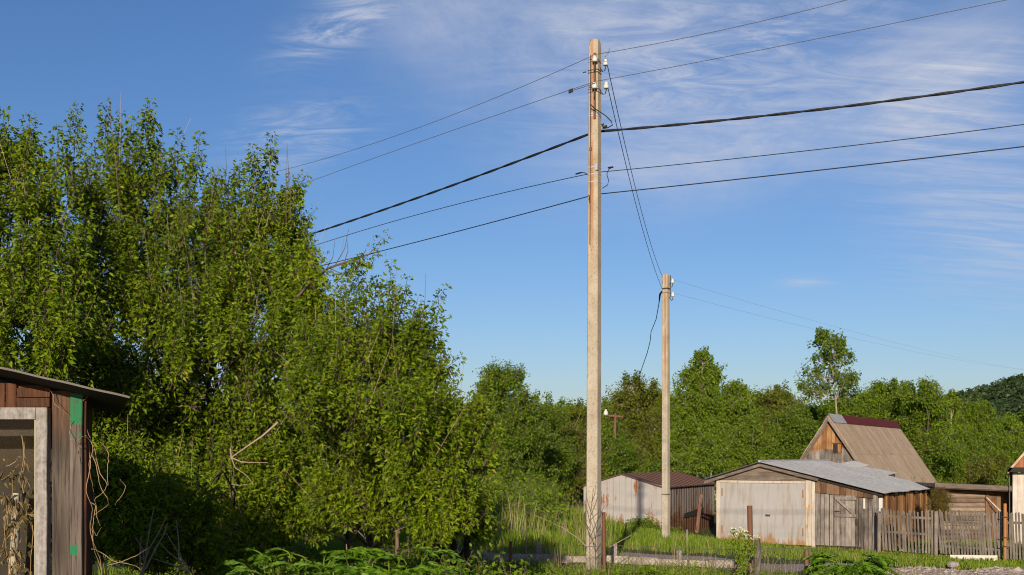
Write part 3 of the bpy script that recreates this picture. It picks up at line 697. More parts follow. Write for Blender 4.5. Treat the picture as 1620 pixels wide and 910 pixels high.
# lean-to front
g = Geo(); boards(g, fr(W0, -1.5) - VD*.0, UD, WL-W0-.1, lambda s: 1.5 + .40 - s*.08, .17, nrm=-VD, gap=.022, jit=.012); g.build('plank_wall', M['grey_wood'], L2)
g = Geo(); boards(g, fr(W0, -1.5) - VD*.03, UD, WL-W0-.02, lambda s: zl(W0+s) + 1.5 - .06, .2, nrm=-VD, bottom=lambda s: 1.5 + .41 - s*.08); g.build('upper_planks', M['brown_wood'], L2)
g = Geo(); g.box(fr(W0+.04, -1.46) - VD*.045, UD*1.5, VD*.03, UP*.13); g.build('sill_board', M['dark'], L2)
dr = Geo(); boards(dr, fr(W0+.72, -1.32) - VD*.03, UD, .66, lambda s: 1.66, .16, nrm=-VD, gap=.016); do = dr.build('plank_door', M['grey_wood'], L2)
g = Geo()
for zz in (.2, -.36): g.box(fr(W0+.70, zz) - VD*.1, UD*.70, VD*.065, UP*.1)
a, b = fr(W0+.76, .17) - VD*.098, fr(W0+1.32, -.3) - VD*.098; g.box(a, b-a, VD*.06, UP*.09)
g.build('brace', M['grey_wood'], do)
g = Geo(); g.box(fr(W0+1.36, -.62) - VD*.06, UD*.07, VD*.03, UP*.2); g.build('padlock', M['iron'], do)
g = Geo(); g.box(fr(W0+.69, -.2) - VD*.09, UD*.15, VD*.02, UP*.035); g.build('latch', M['iron'], do)
g = Geo(); g.box(fr(W0+1.62, -.08) - VD*.05, UD*.06, VD*.02, UP*.34); g.build('white_slat', M['ceramic'], L2)
g = Geo(); g.box(fr(WL-.12, -1.5) - VD*.035, UD*.14, VD*.06, UP*1.98); g.build('corner_board', M['grey_wood'], L2)
g = Geo(); g.box(fr(WL+.03, -.32) + VD*.05, UD*.12, VD*.05, UP*.6); g.build('white_post', M['ceramic'], L2)
# side wall of orange planks, back and left walls
g = Geo(); boards(g, fr(WL, -1.5) + VD*.25, VD, DEP-.55, lambda s: zl(WL)+1.5-.08, .13, nrm=UD, jit=.015); g.build('side_planks', M['orange_wood'], L2)
g = Geo(); g.quad(fr(0, -1.5), fr(0, -1.5) + VD*DEP, fr(0, zl(0)) + VD*DEP, fr(0, zl(0))); g.quad(fr(0, -1.5) + VD*(DEP-.1), fr(WL, -1.5) + VD*(DEP-.1), fr(WL, zl(WL)-.05) + VD*(DEP-.1), fr(0, zl(0)-.05) + VD*(DEP-.1))
g.quad(fr(0, zl(0)-.03)+VD*(DEP-.1), fr(WL, zl(WL)-.05)+VD*(DEP-.1), fr(sR, z_r-.06)+VD*(DEP-.1), fr(sR-.1, z_r-.06)+VD*(DEP-.1)); g.build('back_wall', M['grey_wood'], L2)
# roof: left and right slope of wavy sheet, bargeboards
tR = 1.652*3.53
g = Geo(); fo = -VD*.22; rp = lambda s, dz=0: fr(s, zl(s)+dz)
corr(g, rp(sR, .05)+fo, rp(sR, .05)+VD*(DEP+.1), rp(-.42, .05)+VD*(DEP+.1), rp(-.42, .05)+fo, 46, .012)
nS = 7; dS = (DEP+.32)/nS
for k in range(nS):
    o0 = -.22 + k*dS; o1 = o0 + dS*1.03; h0, h1 = .045 + .012*(k % 2), .05 + .012*(k % 2) + random.uniform(-.004, .01)
    corr(g, rp(tR + random.uniform(-.03, .05), h0)+VD*o0, rp(tR + random.uniform(-.03, .05), h0)+VD*o1, rp(sR, h1)+VD*o1, rp(sR, h1)+VD*o0, 7, .016)
g.build('roof', M['tin_roof'], L2)
g = Geo(); g.tube([rp(sR, .075)+fo, rp(sR, .075)+VD*(DEP+.1)], .045, 8); g.build('ridge_cap', M['tin_roof'], L2)
g = Geo()
for s0, s1 in ((-.42, sR), (sR, W0+.15)):
    a, b = rp(s0, -.02)+fo*.9, rp(s1, -.02)+fo*.9; g.box(a - UP*.09, b-a, VD*.03, UP*.1)
g.build('bargeboard', M['gable_wood'], L2)
g = Geo(); a, b = rp(W0+.1, -.03)+fo*.5, rp(tR-.05, -.03)+fo*.5; g.box(a - UP*.05, b-a, VD*.05, UP*.05)
for q in np.linspace(.3, DEP-.3, 6): g.box(rp(sR, -.06)+VD*q, rp(tR-.04, -.07)-rp(sR, -.06), VD*.08, UP*.06)
g.build('rafter', M['dark'], L2)

# --- lower sheets of another roof just behind
q = [at(1335, 742, 46.5), at(1368, 738, 48.5), at(1421, 748, 48.0), at(1388, 755, 46.0)]
sr = thing('shed', 'patched grey tin shed roof between the corrugated garage roof and the steep tan roof', 'shed', (14.6, 47, -1.4))
g = Geo(); corr(g, q[0], q[1], q[2], q[3], 16, .015); corr(g, at(1318, 735, 47.5), at(1352, 729, 48.8), at(1376, 736, 48.6), at(1345, 743, 47.3), 12, .015); g.build('roof', M['tin_roof'], sr)
g = Geo(); cs_ = [q[0]*.94+q[2]*.06, q[3]*.9+q[1]*.1, q[2]*.94+q[0]*.06]
for a, b in ((cs_[0], cs_[1]), (cs_[1], cs_[2])):
    lo_ = lambda p: np.array([p[0], p[1], -1.6]); g.quad(lo_(a), lo_(b), b - UP*.06, a - UP*.06)
g.build('wall', M['brown_wood'], sr)

# --- steep house with tan roof
HB = np.array([13.97, 50.0, -1.5]); HV = unit([6.5, 10.7, 0]); HU = unit([10.7, -6.5, 0]); HL = 12.5; HR = 3.40; HE = .10; HW = 2.2
hs2 = thing('house', 'wooden house with steep tan roof, dark red ridge cap and orange plank gable', 'house', HB)
hp = lambda u, v, z: np.array([HB[0], HB[1], 0]) + HU*u + HV*v + UP*z
hz = lambda u: HR - abs(u)/HW*(HR-HE)
M['tan_roof'] = wood('tan_roof_sheets', [(.27, .195, .13), (.37, .275, .19), (.46, .35, .25)], (9, 9, 1.2), .9, None, .22)
g = Geo()
for sgn in (-1, 1):
    nb = 42; 
    for k in range(nb):   # overlapping narrow sheets
        v0 = -.25 + (HL+.4)*k/nb; v1 = -.25 + (HL+.4)*(k+1)/nb - .004; dz = random.uniform(0, .006)
        for j in range(2):
            ua, ub = [(0, HW*.52), (HW*.5, HW*1.03)][j]; lift = .03*(1-j) + dz
            q = [hp(sgn*ua, v0, hz(ua)+lift), hp(sgn*ub, v0, hz(ub)+lift), hp(sgn*ub, v1, hz(ub)+lift), hp(sgn*ua, v1, hz(ua)+lift)]
            if sgn < 0: q = [q[0], q[3], q[2], q[1]]
            g.add(q + [p - UP*.05 for p in q], [[0,1,2,3],[7,6,5,4],[0,4,5,1],[1,5,6,2],[2,6,7,3],[3,7,4,0]])
g.build('roof', M['tan_roof'], hs2)
for nm, v0, v1, mt in (('ridge_cap', 1.9, HL+.2, 'red_cap'), ('ridge_patch', -.3, 1.88, 'zinc')):
    if mt not in M: M['red_cap'] = plain('dark_red_tin', (.1, .022, .022), .8, 0, .3, 5, .1)
    g = Geo()
    for sgn in (-1, 1):
        q = [hp(0, v0, HR+.11), hp(sgn*.26, v0, hz(.26)+.1), hp(sgn*.26, v1, hz(.26)+.1), hp(0, v1, HR+.11)]
        if sgn < 0: q = q[::-1]
        g.add(q, [[0, 1, 2, 3]])
    g.build(nm, M[mt if mt != 'zinc' else 'tin_roof'], hs2)
g = Geo(); boards(g, hp(-1.95, 0, -1.5), HU, 3.9, lambda s: max(.3, hz(s-1.95)+1.5-.08), .19, nrm=-HV, bottom=lambda s: 3.36); g.build('gable', M['orange_wood'], hs2)
g = Geo(); boards(g, hp(-1.95, -.03, -1.5), HU, 3.9, lambda s: min(3.42 + .05*math.sin(s*37), hz(s-1.95)+1.5-.08), .2, nrm=-HV, bottom=lambda s: 0); g.build('lower_boards', M['grey_wood'], hs2)
g = Geo()
for sgn in (-1, 1):
    a, b = hp(sgn*.0, -.28, HR-.02), hp(sgn*HW*1.03, -.28, hz(HW*1.03)-.02); g.box(a - UP*.2, b-a, HV*.03, UP*.2)
    a2 = hp(sgn*.1, -.1, HR-.3); b2 = hp(sgn*HW*.98, -.1, hz(HW*.98)-.12); g.box(a2 - UP*.12, b2-a2, HV*.03, UP*.12)
g.build('bargeboard', M['gable_wood'], hs2)
g = Geo(); wz = 1.63 + (HZ-707)/F*50; g.box(hp(.16, -.055, 1.76), HU*.36, HV*.04, UP*.46); wo = g.build('window', M['dark'], hs2)
g = Geo(); g.box(hp(.36, -.085, 1.77), HU*.15, HV*.025, UP*.4); g.box(hp(.12, -.08, 2.2), HU*.44, HV*.03, UP*.05); g.build('shutter', M['orange_wood'], wo)
g = Geo(); g.quad(hp(-1.9, 0, -1.5), hp(-1.9, HL, -1.5), hp(-1.9, HL, HE+.3), hp(-1.9, 0, HE+.3)); g.quad(hp(1.9, 0, -1.5), hp(1.9, HL, -1.5), hp(1.9, HL, HE+.3), hp(1.9, 0, HE+.3)); g.add([hp(-1.9, HL, -1.5), hp(1.9, HL, -1.5), hp(1.9, HL, HE+.3), hp(0, HL, HR-.1), hp(-1.9, HL, HE+.3)], [[0,1,2,3,4]]); g.build('wall', M['brown_wood'], hs2)

# --- low log shed beyond the picket fence
LB = np.array([16.6, 41.0, -1.5])
lg = thing('log_shed', 'low log shed with thick flat plank roof and side door beyond the picket fence', 'shed', LB)
S = lambda px, py, Y=41.0: at(px, py, Y)
g = Geo(); a = S(1497, 0)[0]; b = S(1558, 0)[0]
zt, zb = S(0, 776)[2], -1.7
k = 0; z = zb
while z < zt - .03:
    g.tube([np.array([a-.15, 41.05 + .01*(k % 2), z+.085]), np.array([(a+b)/2, 41.05 + .01*(k % 2), z+.085]), np.array([b+.05, 41.05, z+.085])], [.09, .088, .09], 10); z += .165; k += 1
g.build('log_wall', M['grey_wood'] if False else wood('old_logs', [(.07, .045, .03), (.17, .12, .085), (.26, .2, .15)], (1, 14, 14)), lg, True)
g = Geo(); boards(g, np.array([b+.05, 41.0, -1.6]), (1, 0, 0), S(1600, 0)[0]-b-.05, lambda s: zt+1.6, .2, nrm=np.array([0, -1., 0])); g.build('door', M['orange_wood'] if False else M['brown_wood'], lg)
g = Geo(); g.box((b, 40.93, -1.6), (.13, 0, 0), (0, .08, 0), (0, 0, zt+1.6)); g.box((S(1593, 0)[0], 40.93, -1.6), (.16, 0, 0), (0, .08, 0), (0, 0, zt+1.6)); g.build('door_frame', M['brown_wood'], lg)
g = Geo(); a0 = S(1478, 766, 40.6); b0 = S(1602, 772, 40.2)
g.box(a0 - UP*.1, b0-a0, (0, 3.2, 0), UP*.12); g.tube([a0 + np.array([0, -.03, -.05]), b0 + np.array([0, -.03, -.03])], .11, 8); g.build('roof', M['gable_wood'], lg)
g = Geo(); g.box((a, 41.2, -1.6), (b-a+1.2, 0, 0), (0, 2.6, 0), (0, 0, zt+1.5)); g.build('back_wall', M['dark'], lg)
g = Geo(); a = S(1561, 788, 40.7); b = S(1584, 811, 40.5); g.box(a, b-a, (0, .03, 0), (.0, 0, .05)); tag(g.build('plank', M['pale_wood']), 'pale slanting plank leaning across the log shed door', 'plank')

# --- corner of another house at the right
RB = np.array([18.2, 40.5, -1.5])
rh = thing('house', 'pale plank house corner with reddish gable cut off at the far right', 'house', RB)
g = Geo(); boards(g, np.array([S(1602, 0, 40)[0], 40.0, -1.6]), (1, 0, 0), 5.0, lambda s: 1.63-26/F*40+1.6, .22, nrm=np.array([0, -1., 0])); g.build('wall', M['pale_wood'], rh)
g = Geo(); g.box((S(1590, 0, 39.7)[0], 39.6, S(0, 747, 39.6)[2]), (5.6, 0, 0), (2.1, 4.2, 0), (0, 0, .16)); g.build('eave', M['dark'], rh)
x0 = S(1592, 0, 40)[0]; zz0 = S(0, 741, 40)[2]
g = Geo(); boards(g, np.array([x0+.1, 39.95, zz0]), (1, 0, 0), 5.0, lambda s: min(s, 5.1-s)*1.12+.02, .16, nrm=np.array([0, -1., 0])); g.build('gable', wood('red_brown_boards', [(.09, .03, .016), (.2, .07, .035), (.28, .12, .06)], (16, 16, .7)), rh)
g = Geo()
for sgn, xa in ((1, x0-.12), (-1, x0+5.32)):
    a = np.array([xa, 39.6, zz0-.06]); b = np.array([x0+2.6, 39.6, zz0+3.02]); g.add([a, b, b+[2.3, 4.6, 0], a+[2.3, 4.6, 0], a-[0, 0, .12], b-[0, 0, .12], b+[2.3, 4.6, -.12], a+[2.3, 4.6, -.12]], [[0,1,2,3],[7,6,5,4],[0,4,5,1],[1,5,6,2],[2,6,7,3],[3,7,4,0]])
g.build('roof', M['tan_roof'], rh)
g = Geo(); g.quad((x0+.1, 40, -1.6), (x0+2.1, 44, -1.6), (x0+2.1, 44, zz0), (x0+.1, 40, zz0)); g.quad((x0+5.1, 40, -1.6), (x0+7.1, 44, -1.6), (x0+7.1, 44, zz0), (x0+5.1, 40, zz0)); g.build('side_wall', M['pale_wood'], rh)

# ================================================================== FENCES AND POSTS
def picket_run(a, b, n, top, bot, lean, root, rails, w=.06):
    """pickets between two ground points, each a part of its own"""
    a = np.asarray(a, float); b = np.asarray(b, float); u = unit(b-a); L = np.linalg.norm((b-a)[:2]); nr = unit(np.cross(u, UP)); nr = nr if nr[1] < 0 else -nr
    for k in range(n):
        s = (k+.5)/n; p = a + (b-a)*s + u*random.uniform(-.02, .02); h = top(s)*random.uniform(.965, 1.02); ln = lean(s) + random.gauss(0, .013); ww = w*random.uniform(.75, 1.15)
        g = Geo(); q = p + UP*bot(s) + nr*random.uniform(.0, .012); e = u*ww; d = -nr*.022; v = UP*(h-bot(s)) + u*ln*h
        lo = [q - e/2, q + e/2, q + e/2 + d, q - e/2 + d]; sl = random.uniform(-.03, .03)
        hi = [lo[0] + v - UP*sl, lo[1] + v + UP*sl, lo[2] + v + UP*sl, lo[3] + v - UP*sl]
        g.add(lo + hi, [[0,3,2,1],[4,5,6,7],[0,1,5,4],[1,2,6,5],[2,3,7,6],[3,0,4,7]]); g.build('picket', M['picket'], root)
    for z in rails:
        g = Geo(); g.box(a + UP*z - nr*.065, b-a, nr*.04, UP*.07); g.build('rail', M['picket'], root)
M['picket'] = wood('picket_wood', [(.06, .048, .04), (.145, .12, .1), (.225, .195, .165)], (16, 16, .8), var=.6)
fp = lambda px, py, Y: at(px, py, Y)
FA = fp(1390, 873, 36.4); FB = fp(1479, 880, 35.1); FC = fp(1486, 880, 35.0); FD = fp(1583, 887, 33.6); FE = fp(1592, 888, 33.5); FG = fp(1720, 894, 32.0)
pf = thing('picket_fence', 'grey picket fence section with uneven gaps beside the plank lean-to', 'fence', FA, 'picket fence sections')
picket_run(FA, FB, 17, lambda s: 1.36 + .03*math.sin(s*9), lambda s: .06, lambda s: -.07 + .06*s, pf, (.62, 1.12))
for px in (1391, 1481):
    g = Geo(); q = fp(px, 876, 36.3 if px < 1400 else 35.0); g.box(q - np.array([.05, 0, .3]), (.1, 0, 0), (0, .1, 0), (0, 0, 1.6)); g.build('post', M['picket'], pf)
pf = thing('picket_fence', 'grey picket fence section leaning a little before the log shed, white boards at its foot', 'fence', FC, 'picket fence sections')
picket_run(FC, FD, 20, lambda s: 1.42, lambda s: .09, lambda s: -.10 + .05*s, pf, (.28, 1.02))
g = Geo(); g.box(FD + np.array([-.02, .05, -.3]), (.08, 0, 0), (0, .08, 0), (0, 0, 1.75)); g.build('post', M['picket'], pf)
pf = thing('picket_fence', 'grey picket fence section running out of the picture right of the rusty gate post', 'fence', FE, 'picket fence sections')
picket_run(FE, FG, 24, lambda s: 1.44, lambda s: .06, lambda s: -.03, pf, (.45, 1.1))
g = Geo(); q = fp(1590, 893, 33.3); g.tube([q - UP*.3, q + UP*.9, q + UP*1.78], .05, 10)
gp = thing('gate_post', 'orange rusted pipe post standing between two picket fence sections', 'post', q)
g.build('pipe', M['rust_orange'], gp, True)
g = Geo()
for z in (.52, .78, 1.38): g.tube([q + UP*z + np.array([-.13, -.03, .02]), q + UP*z + np.array([0, -.06, 0]), q + UP*z + np.array([.13, -.03, -.02])], .014, 5)
g.build('wire_tie', M['iron'], gp)
M['white_board'] = rusty('white_painted_board', (.52, .485, .43), (.3, .24, .17), .3, (3, 3, 8), dirt=(.42, .37, .31))
g = Geo(); a = fp(1503, 888, 33.95); b = fp(1578, 889, 33.45); g.box(a, b-a, (0, .04, 0), UP*.19); g.box(a - np.array([0, .01, 0]) + UP*.1, b-a, (0, -.015, 0), UP*.012)
tag(g.build('white_board', M['white_board']), 'white board lying along the foot of the leaning picket fence', 'board')
g = Geo(); a = fp(1424, 878, 36.6); b = fp(1476, 881, 35.7); g.box(a, b-a, (0, .04, 0), UP*.17)
tag(g.build('white_board', M['white_board']), 'white board showing through the gaps of the picket fence beside the lean-to', 'board')

# wooden rail on short posts, before the track
M['rail_wood'] = wood('whitened_rail', [(.12, .095, .075), (.27, .23, .19), (.42, .37, .32)], (2, 9, 9), var=.2)
rp_ = [(600, 868), (700, 872), (800, 877), (850, 878), (900, 880), (960, 880), (1040, 884), (1120, 887), (1172, 889)]
RY = 17.2
RB_ = at(848, 905, RY); rf = thing('rail_fence', 'weathered horizontal rail on short posts running behind the wire mesh', 'fence', RB_)
g = Geo(); P = [at(x, y, RY) for x, y in rp_]
for k in range(len(P)-1): g.box(P[k] + UP*(.012*(k % 2)), P[k+1]-P[k] + UP*random.uniform(-.01, .01), (0, .08, 0), -UP*(.095 + .02*(k % 2)))
g.build('rail', M['rail_wood'], rf)
for px, py, h in ((714, 862, .9), (848, 858, 1.0), (968, 862, 1.0), (1070, 872, .8)):
    g = Geo(); q = at(px, py, RY+.05); g.box(q, (.08, 0, 0), (0, .08, 0), (.01, 0, -h)); g.box(q + UP*0, (.08, 0, 0), (0, .08, 0), (.0, 0, .012)); g.build('post', M['grey_wood'], rf)
# wire mesh fence
MY = 15.0; mx0, mx1 = at(560, 0, MY)[0], at(1345, 0, MY)[0]; mz0, mz1 = -.02, at(0, 866, MY)[2]
mf = thing('mesh_fence', 'low rusty wire mesh fence across the foot of the tall pole', 'fence', (mx0, MY, 0))
g = Geo(); hgt = mz1 - mz0; pit = .055
zt_ = lambda x: mz1 + .02*math.sin(x*1.3) - .012*math.sin(x*3.1)
for x in np.arange(mx0-hgt, mx1, pit):
    for sg in (1, -1):
        a = np.array([x, MY, mz0]); b = np.array([x+hgt, MY, mz1])
        if sg < 0: a[2], b[2] = b[2], a[2]
        if a[0] < mx0 or b[0] > mx1: continue
        k = (a, b)[sg > 0]; k[2] = zt_(k[0]); mid = (a+b)/2 + np.array([0, .015*math.sin(x*2), 0])
        g.tube([a + [0, .003*sg, 0], mid + [0, .003*sg, 0], b + [0, .003*sg, 0]], .0019, 3, cap=False)
g.build('mesh_panel', M['galv_wire'], mf)
g = Geo(); xs_ = np.arange(mx0, mx1, .15); g.tube([[x, MY, zt_(x)-.01] for x in xs_], .003, 4); g.build('top_wire', M['galv_wire'], mf)
for px, py, r, Y, lean in ((628, 829, .028, 14.85, .02), (808, 858, .022, 14.85, .0), (955, 812, .024, 14.85, .03), (1276, 872, .03, 14.8, 0)):
    g = Geo(); q = at(px, py, Y); n = 8; tz = np.linspace(q[2], -.3, n); g.tube([[q[0] + lean*(q[2]-z)*.4, Y, z] for z in tz], r, 8); g.tube([q + UP*.002, q + UP*.012], r*1.08, 8); g.build('post', M['rust'], mf, True)
# thick rusty post with a stub beside it
q = at(1186, 801, 14.2); rt = thing('rusty_post', 'thick rusty pipe post with a charred stub beside the white flowers', 'post', (q[0], 14.2, 0))
g = Geo(); g.tube([q, [q[0]+.01, 14.2, q[2]*.5], [q[0]+.035, 14.2, -.3]], .033, 10); g.lathe(q - UP*.01, [(.034, 0), (.036, .012), (.028, .016), (.02, -.03)], 12); g.build('pipe', M['rust'], rt, True)
g = Geo(); s_ = at(1198, 852, 14.22); g.tube([s_ + UP*.0, [s_[0]+.005, 14.22, s_[2]-.18], [s_[0], 14.22, -.2]], [.035, .042, .045], 9); g.build('stub', wood('charred_stub', [(.02, .016, .014), (.09, .07, .06), (.26, .24, .22)], (10, 10, 2)), rt, True)
g = Geo(); g.tube([at(1160, 905, 14.4), at(1166, 893, 14.4), at(1174, 872, 14.35)], .022, 6); g.build('strut', M['rust'], rt)
g = Geo(); q = at(1087, 838, 27.0); g.tube([q, q - UP*.7], .022, 6); tag(g.build('stake', M['grey_wood']), 'short thin stake in the grass to the right of the farther pole', 'stake')
# rusty T-post with a white insulator behind the metal garage
q = at(973, 752, 60.0); tp = thing('antenna_post', 'thin rusty T-shaped post with one white insulator among the trees', 'post', q)
g = Geo(); g.tube([q - UP*1.5, at(973, 655, 60)], .07, 7); g.build('pole', M['rust'], tp)
g = Geo(); g.tube([at(957, 657, 60), at(986, 660, 60)], .05, 6); g.build('crossbar', M['rust'], tp)
g = Geo(); g.lathe(at(958.5, 657, 60), [(0, 0), (.11, 0), (.13, .08), (.1, .2), (.06, .24), (.06, .3), (0, .32)], 10); g.build('insulator', M['ceramic'], tp, True)
# old brick corner behind the undergrowth
q = at(612, 800, 24.0); bw = thing('brick_pier', 'stub of red brick masonry half hidden behind the big leafy thicket', 'wall', (q[0], 24, 0))
def brick_mat():
    m, t, b = newmat('red_brick'); co = coords(t); mp = t.new('ShaderNodeMapping'); mp.inputs['Rotation'].default_value = (R(90), 0, 0); t.link(co, mp.inputs[0])
    br = t.new('ShaderNodeTexBrick', i_Scale=4.0); br.inputs['Color1'].default_value = (.32, .09, .045, 1); br.inputs['Color2'].default_value = (.24, .065, .035, 1); br.inputs['Mortar'].default_value = (.3, .27, .24, 1); t.link(mp.outputs[0], br.inputs[0])
    t.link(br.outputs[0], b.inputs['Base Color']); b.inputs['Roughness'].default_value = .9; return m
g = Geo()
for k, (w_, h_) in enumerate(((.28, .82), (.28, .98))): g.box((q[0]-.28+k*.28, 24 + .002*(k % 2), -.2), (w_, 0, 0), (0, .25, 0), (0, 0, h_+.2))
g.build('brickwork', brick_mat(), bw)

# ================================================================== THE SHED AT THE LEFT
SY = 6.4; s3 = lambda px, py, Y=SY: at(px, py, Y)
SX = s3(130, 0)[0]
sh = thing('shed', 'old board shed with a big white framed window and green paint on its corner post', 'shed', (SX, SY, 0))
def shed_wood(name, cols, paint=None, red_top=None):
    m, t, b = newmat(name); co = coords(t); rnd = t.new('ShaderNodeNewGeometry').outputs['Random Per Island']
    cmb = t.new('ShaderNodeCombineXYZ'); t.link(t.math('MULTIPLY', rnd, 9.0), cmb.inputs[0]); ad = t.new('ShaderNodeVectorMath', operation='ADD'); t.link(co, ad.inputs[0]); t.link(cmb.outputs[0], ad.inputs[1])
    v = t.scaled(ad.outputs[0], (16, 16, 1.0)); n1 = t.noise(v, 1.7, 7, .65, 1.2); n2 = t.noise(t.scaled(ad.outputs[0], (60, 60, 2)), 2, 4); n3 = t.noise(co, 2.5, 4)
    wv = t.new('ShaderNodeTexWave', wave_type='RINGS', rings_direction='X', i_Scale=3.0, i_Distortion=3.0, i_Detail=3.0); t.link(t.scaled(ad.outputs[0], (6, 6, .22)), wv.inputs[0])
    f = t.math('ADD', t.math('MULTIPLY', n1, .75), t.math('ADD', t.math('MULTIPLY', wv.outputs['Fac'], .14), t.math('MULTIPLY', t.math('SUBTRACT', n3, .5), .5)), clamp=True)
    k = len(cols); c = t.ramp(f, [(.22 + .5*i/(k-1), q) for i, q in enumerate(cols)])
    c = t.mix(t.math('MULTIPLY', t.step(n2, .5, .64), .75), c, (.026, .02, .016))
    z = t.new('ShaderNodeSeparateXYZ'); t.link(co, z.inputs[0])
    if red_top:   # reddish stained wood higher up, greyed wood below
        c = t.mix(t.math('MULTIPLY', t.step(z.outputs[2], 1.62, 1.98), .6), c, t.ramp(n1, [(.35, (.035, .014, .007)), (.55, (.1, .036, .015)), (.75, (.22, .09, .03))]))
    if paint:
        edge = t.math('ADD', z.outputs[2], t.math('MULTIPLY', t.math('SUBTRACT', n1, .5), .02))
        m1 = t.math('MULTIPLY', t.step(edge, 1.803, 1.812), t.step(t.math('ADD', t.math('MULTIPLY', t.noise(co, 38, 5, .7), .6), t.math('MULTIPLY', n1, .4)), .41, .48))
        sp1 = t.math('MULTIPLY', t.math('MULTIPLY', t.step(t.noise(co, 18, 4), .6, .65), t.step(z.outputs[2], 1.55, 1.75)), .8)
        d2 = t.new('ShaderNodeVectorMath', operation='DISTANCE'); t.link(co, d2.inputs[0]); d2.inputs[1].default_value = (-.05, 0, 1.105)
        sp2 = t.math('SUBTRACT', 1.0, t.step(t.math('ADD', d2.outputs['Value'], t.math('MULTIPLY', t.math('SUBTRACT', t.noise(co, 40, 3), .5), .05)), .024, .036))
        c = t.mix(t.math('MAXIMUM', m1, t.math('MAXIMUM', sp1, sp2)), c, t.mix(n1, (.012, .1, .045), (.03, .175, .075)))
    t.link(c, b.inputs['Base Color']); b.inputs['Roughness'].default_value = .85; b.inputs['Specular IOR Level'].default_value = .2
    bump(t, b, t.math('ADD', n1, n2), .6, .006); return m
M['shed_board'] = shed_wood('shed_board_wood', [(.03, .023, .018), (.075, .06, .048), (.125, .105, .088)], red_top=True)
M['shed_post'] = shed_wood('shed_post_wood', [(.055, .042, .033), (.115, .092, .076), (.18, .15, .13)], paint=True)
M['shed_red'] = shed_wood('shed_red_wood', [(.028, .012, .007), (.075, .03, .015), (.14, .06, .028)])
def flaky():
    m, t, b = newmat('flaking_white_paint'); co = coords(t)
    n1 = t.noise(t.scaled(co, (6, 6, 4)), 6, 6, .7); n2 = t.noise(co, 40, 4, .7); n3 = t.noise(t.scaled(co, (40, 40, 3)), 1.5, 4)
    c = t.ramp(t.math('ADD', t.math('MULTIPLY', n1, .6), t.math('MULTIPLY', n3, .4)), [(.34, (.07, .06, .053)), (.46, (.17, .15, .14)), (.62, (.27, .25, .24)), (.82, (.36, .34, .325))])
    c = t.mix(t.step(n2, .62, .7), c, (.12, .095, .08)); t.link(c, b.inputs['Base Color']); b.inputs['Roughness'].default_value = .7; bump(t, b, t.math('ADD', n1, n2), .5, .004); return m
M['flaky'] = flaky()
def panel(name, px0, px1, py0, z0, dy0, th, mat, parent=sh, jit=0):
    g = Geo(); a = s3(px0, py0); b = s3(px1, py0); e = .004
    o = np.array([a[0], SY + dy0, z0]); W_ = b[0]-a[0]; Hh = a[2]-z0
    v = [o, o+[W_, 0, 0], o+[W_, th, 0], o+[0, th, 0]]; hi = [p + UP*Hh for p in v]
    # small bevel on the front edges
    f = [o+[e, 0, 0], o+[W_-e, 0, 0], o+[W_, e, 0], o+[W_, th, 0], o+[0, th, 0], o+[0, e, 0]]; nseg = 10; V = []
    for k in range(nseg+1):
        wob = np.array([random.gauss(0, .0012), 0, 0]); V += [p + UP*Hh*k/nseg + wob for p in f]
    fc = [[k*6+j, k*6+(j+1) % 6, (k+1)*6+(j+1) % 6, (k+1)*6+j] for k in range(nseg) for j in range(6)]
    g.add(V, fc); g.add(V[-6:], [list(range(6))]); return g.build(name, mat, parent)
panel('wall_board', 78, 111, 618, -.1, .03, .03, M['shed_board'])
panel('corner_post', 110.5, 130, 622, -.1, -.005, .12, M['shed_post'])['label'] = 'greyed corner post with green paint at its top'
panel('edge_board', 131, 134, 624, -.1, .02, .1, M['shed_red'])
g = Geo(); a = s3(-120, 640); b = s3(77, 640); g.box((a[0], SY+.035, a[2]+.02), (b[0]-a[0], 0, 0), (0, .03, 0), UP*.09); g.build('header_board', M['shed_red'], sh)
for x0_, x1_ in ((-30, 6), (7, 24)): panel('header_board', x0_, x1_, 606, s3(0, 646)[2], .012, .02, M['shed_red'])
g = Geo(); a = s3(25, 628); b = s3(77, 628); g.box((a[0], SY+.01, a[2]-.055), (b[0]-a[0], 0, 0), (0, .02, 0), UP*.05); g.box((a[0], SY+.014, a[2]+.0), (b[0]-a[0], 0, 0), (0, .02, 0), UP*.05); g.build('header_board', M['shed_red'], sh)
# window: frame, bead, pane
wx0, wx1, wz1, wz0 = s3(-190, 0)[0], s3(77, 0)[0], s3(0, 645)[2], .55; fw = .066
win = panel('window_frame', 59, 77, 645, wz0, -.025, .055, M['flaky'])
g = Geo(); g.box((wx0, SY-.024, wz1-fw), (s3(59, 0)[0]-wx0-.001, 0, 0), (0, .054, 0), UP*fw); g.box((wx0, SY-.024, wz0), (s3(59, 0)[0]-wx0-.001, 0, 0), (0, .054, 0), UP*.08); g.box((wx0-.06, SY-.025, wz0), (.06, 0, 0), (0, .055, 0), UP*(wz1-wz0)); g.build('window_frame', M['flaky'], sh)
bx_ = s3(55.5, 0)[0]; g = Geo(); g.box((bx_, SY-.012, wz0+.08), (s3(59, 0)[0]-bx_, 0, 0), (0, .03, 0), UP*(wz1-wz0-fw-.08)); g.build('glazing_bead', plain('yellowed_putty', (.26, .23, .15), .7), win)
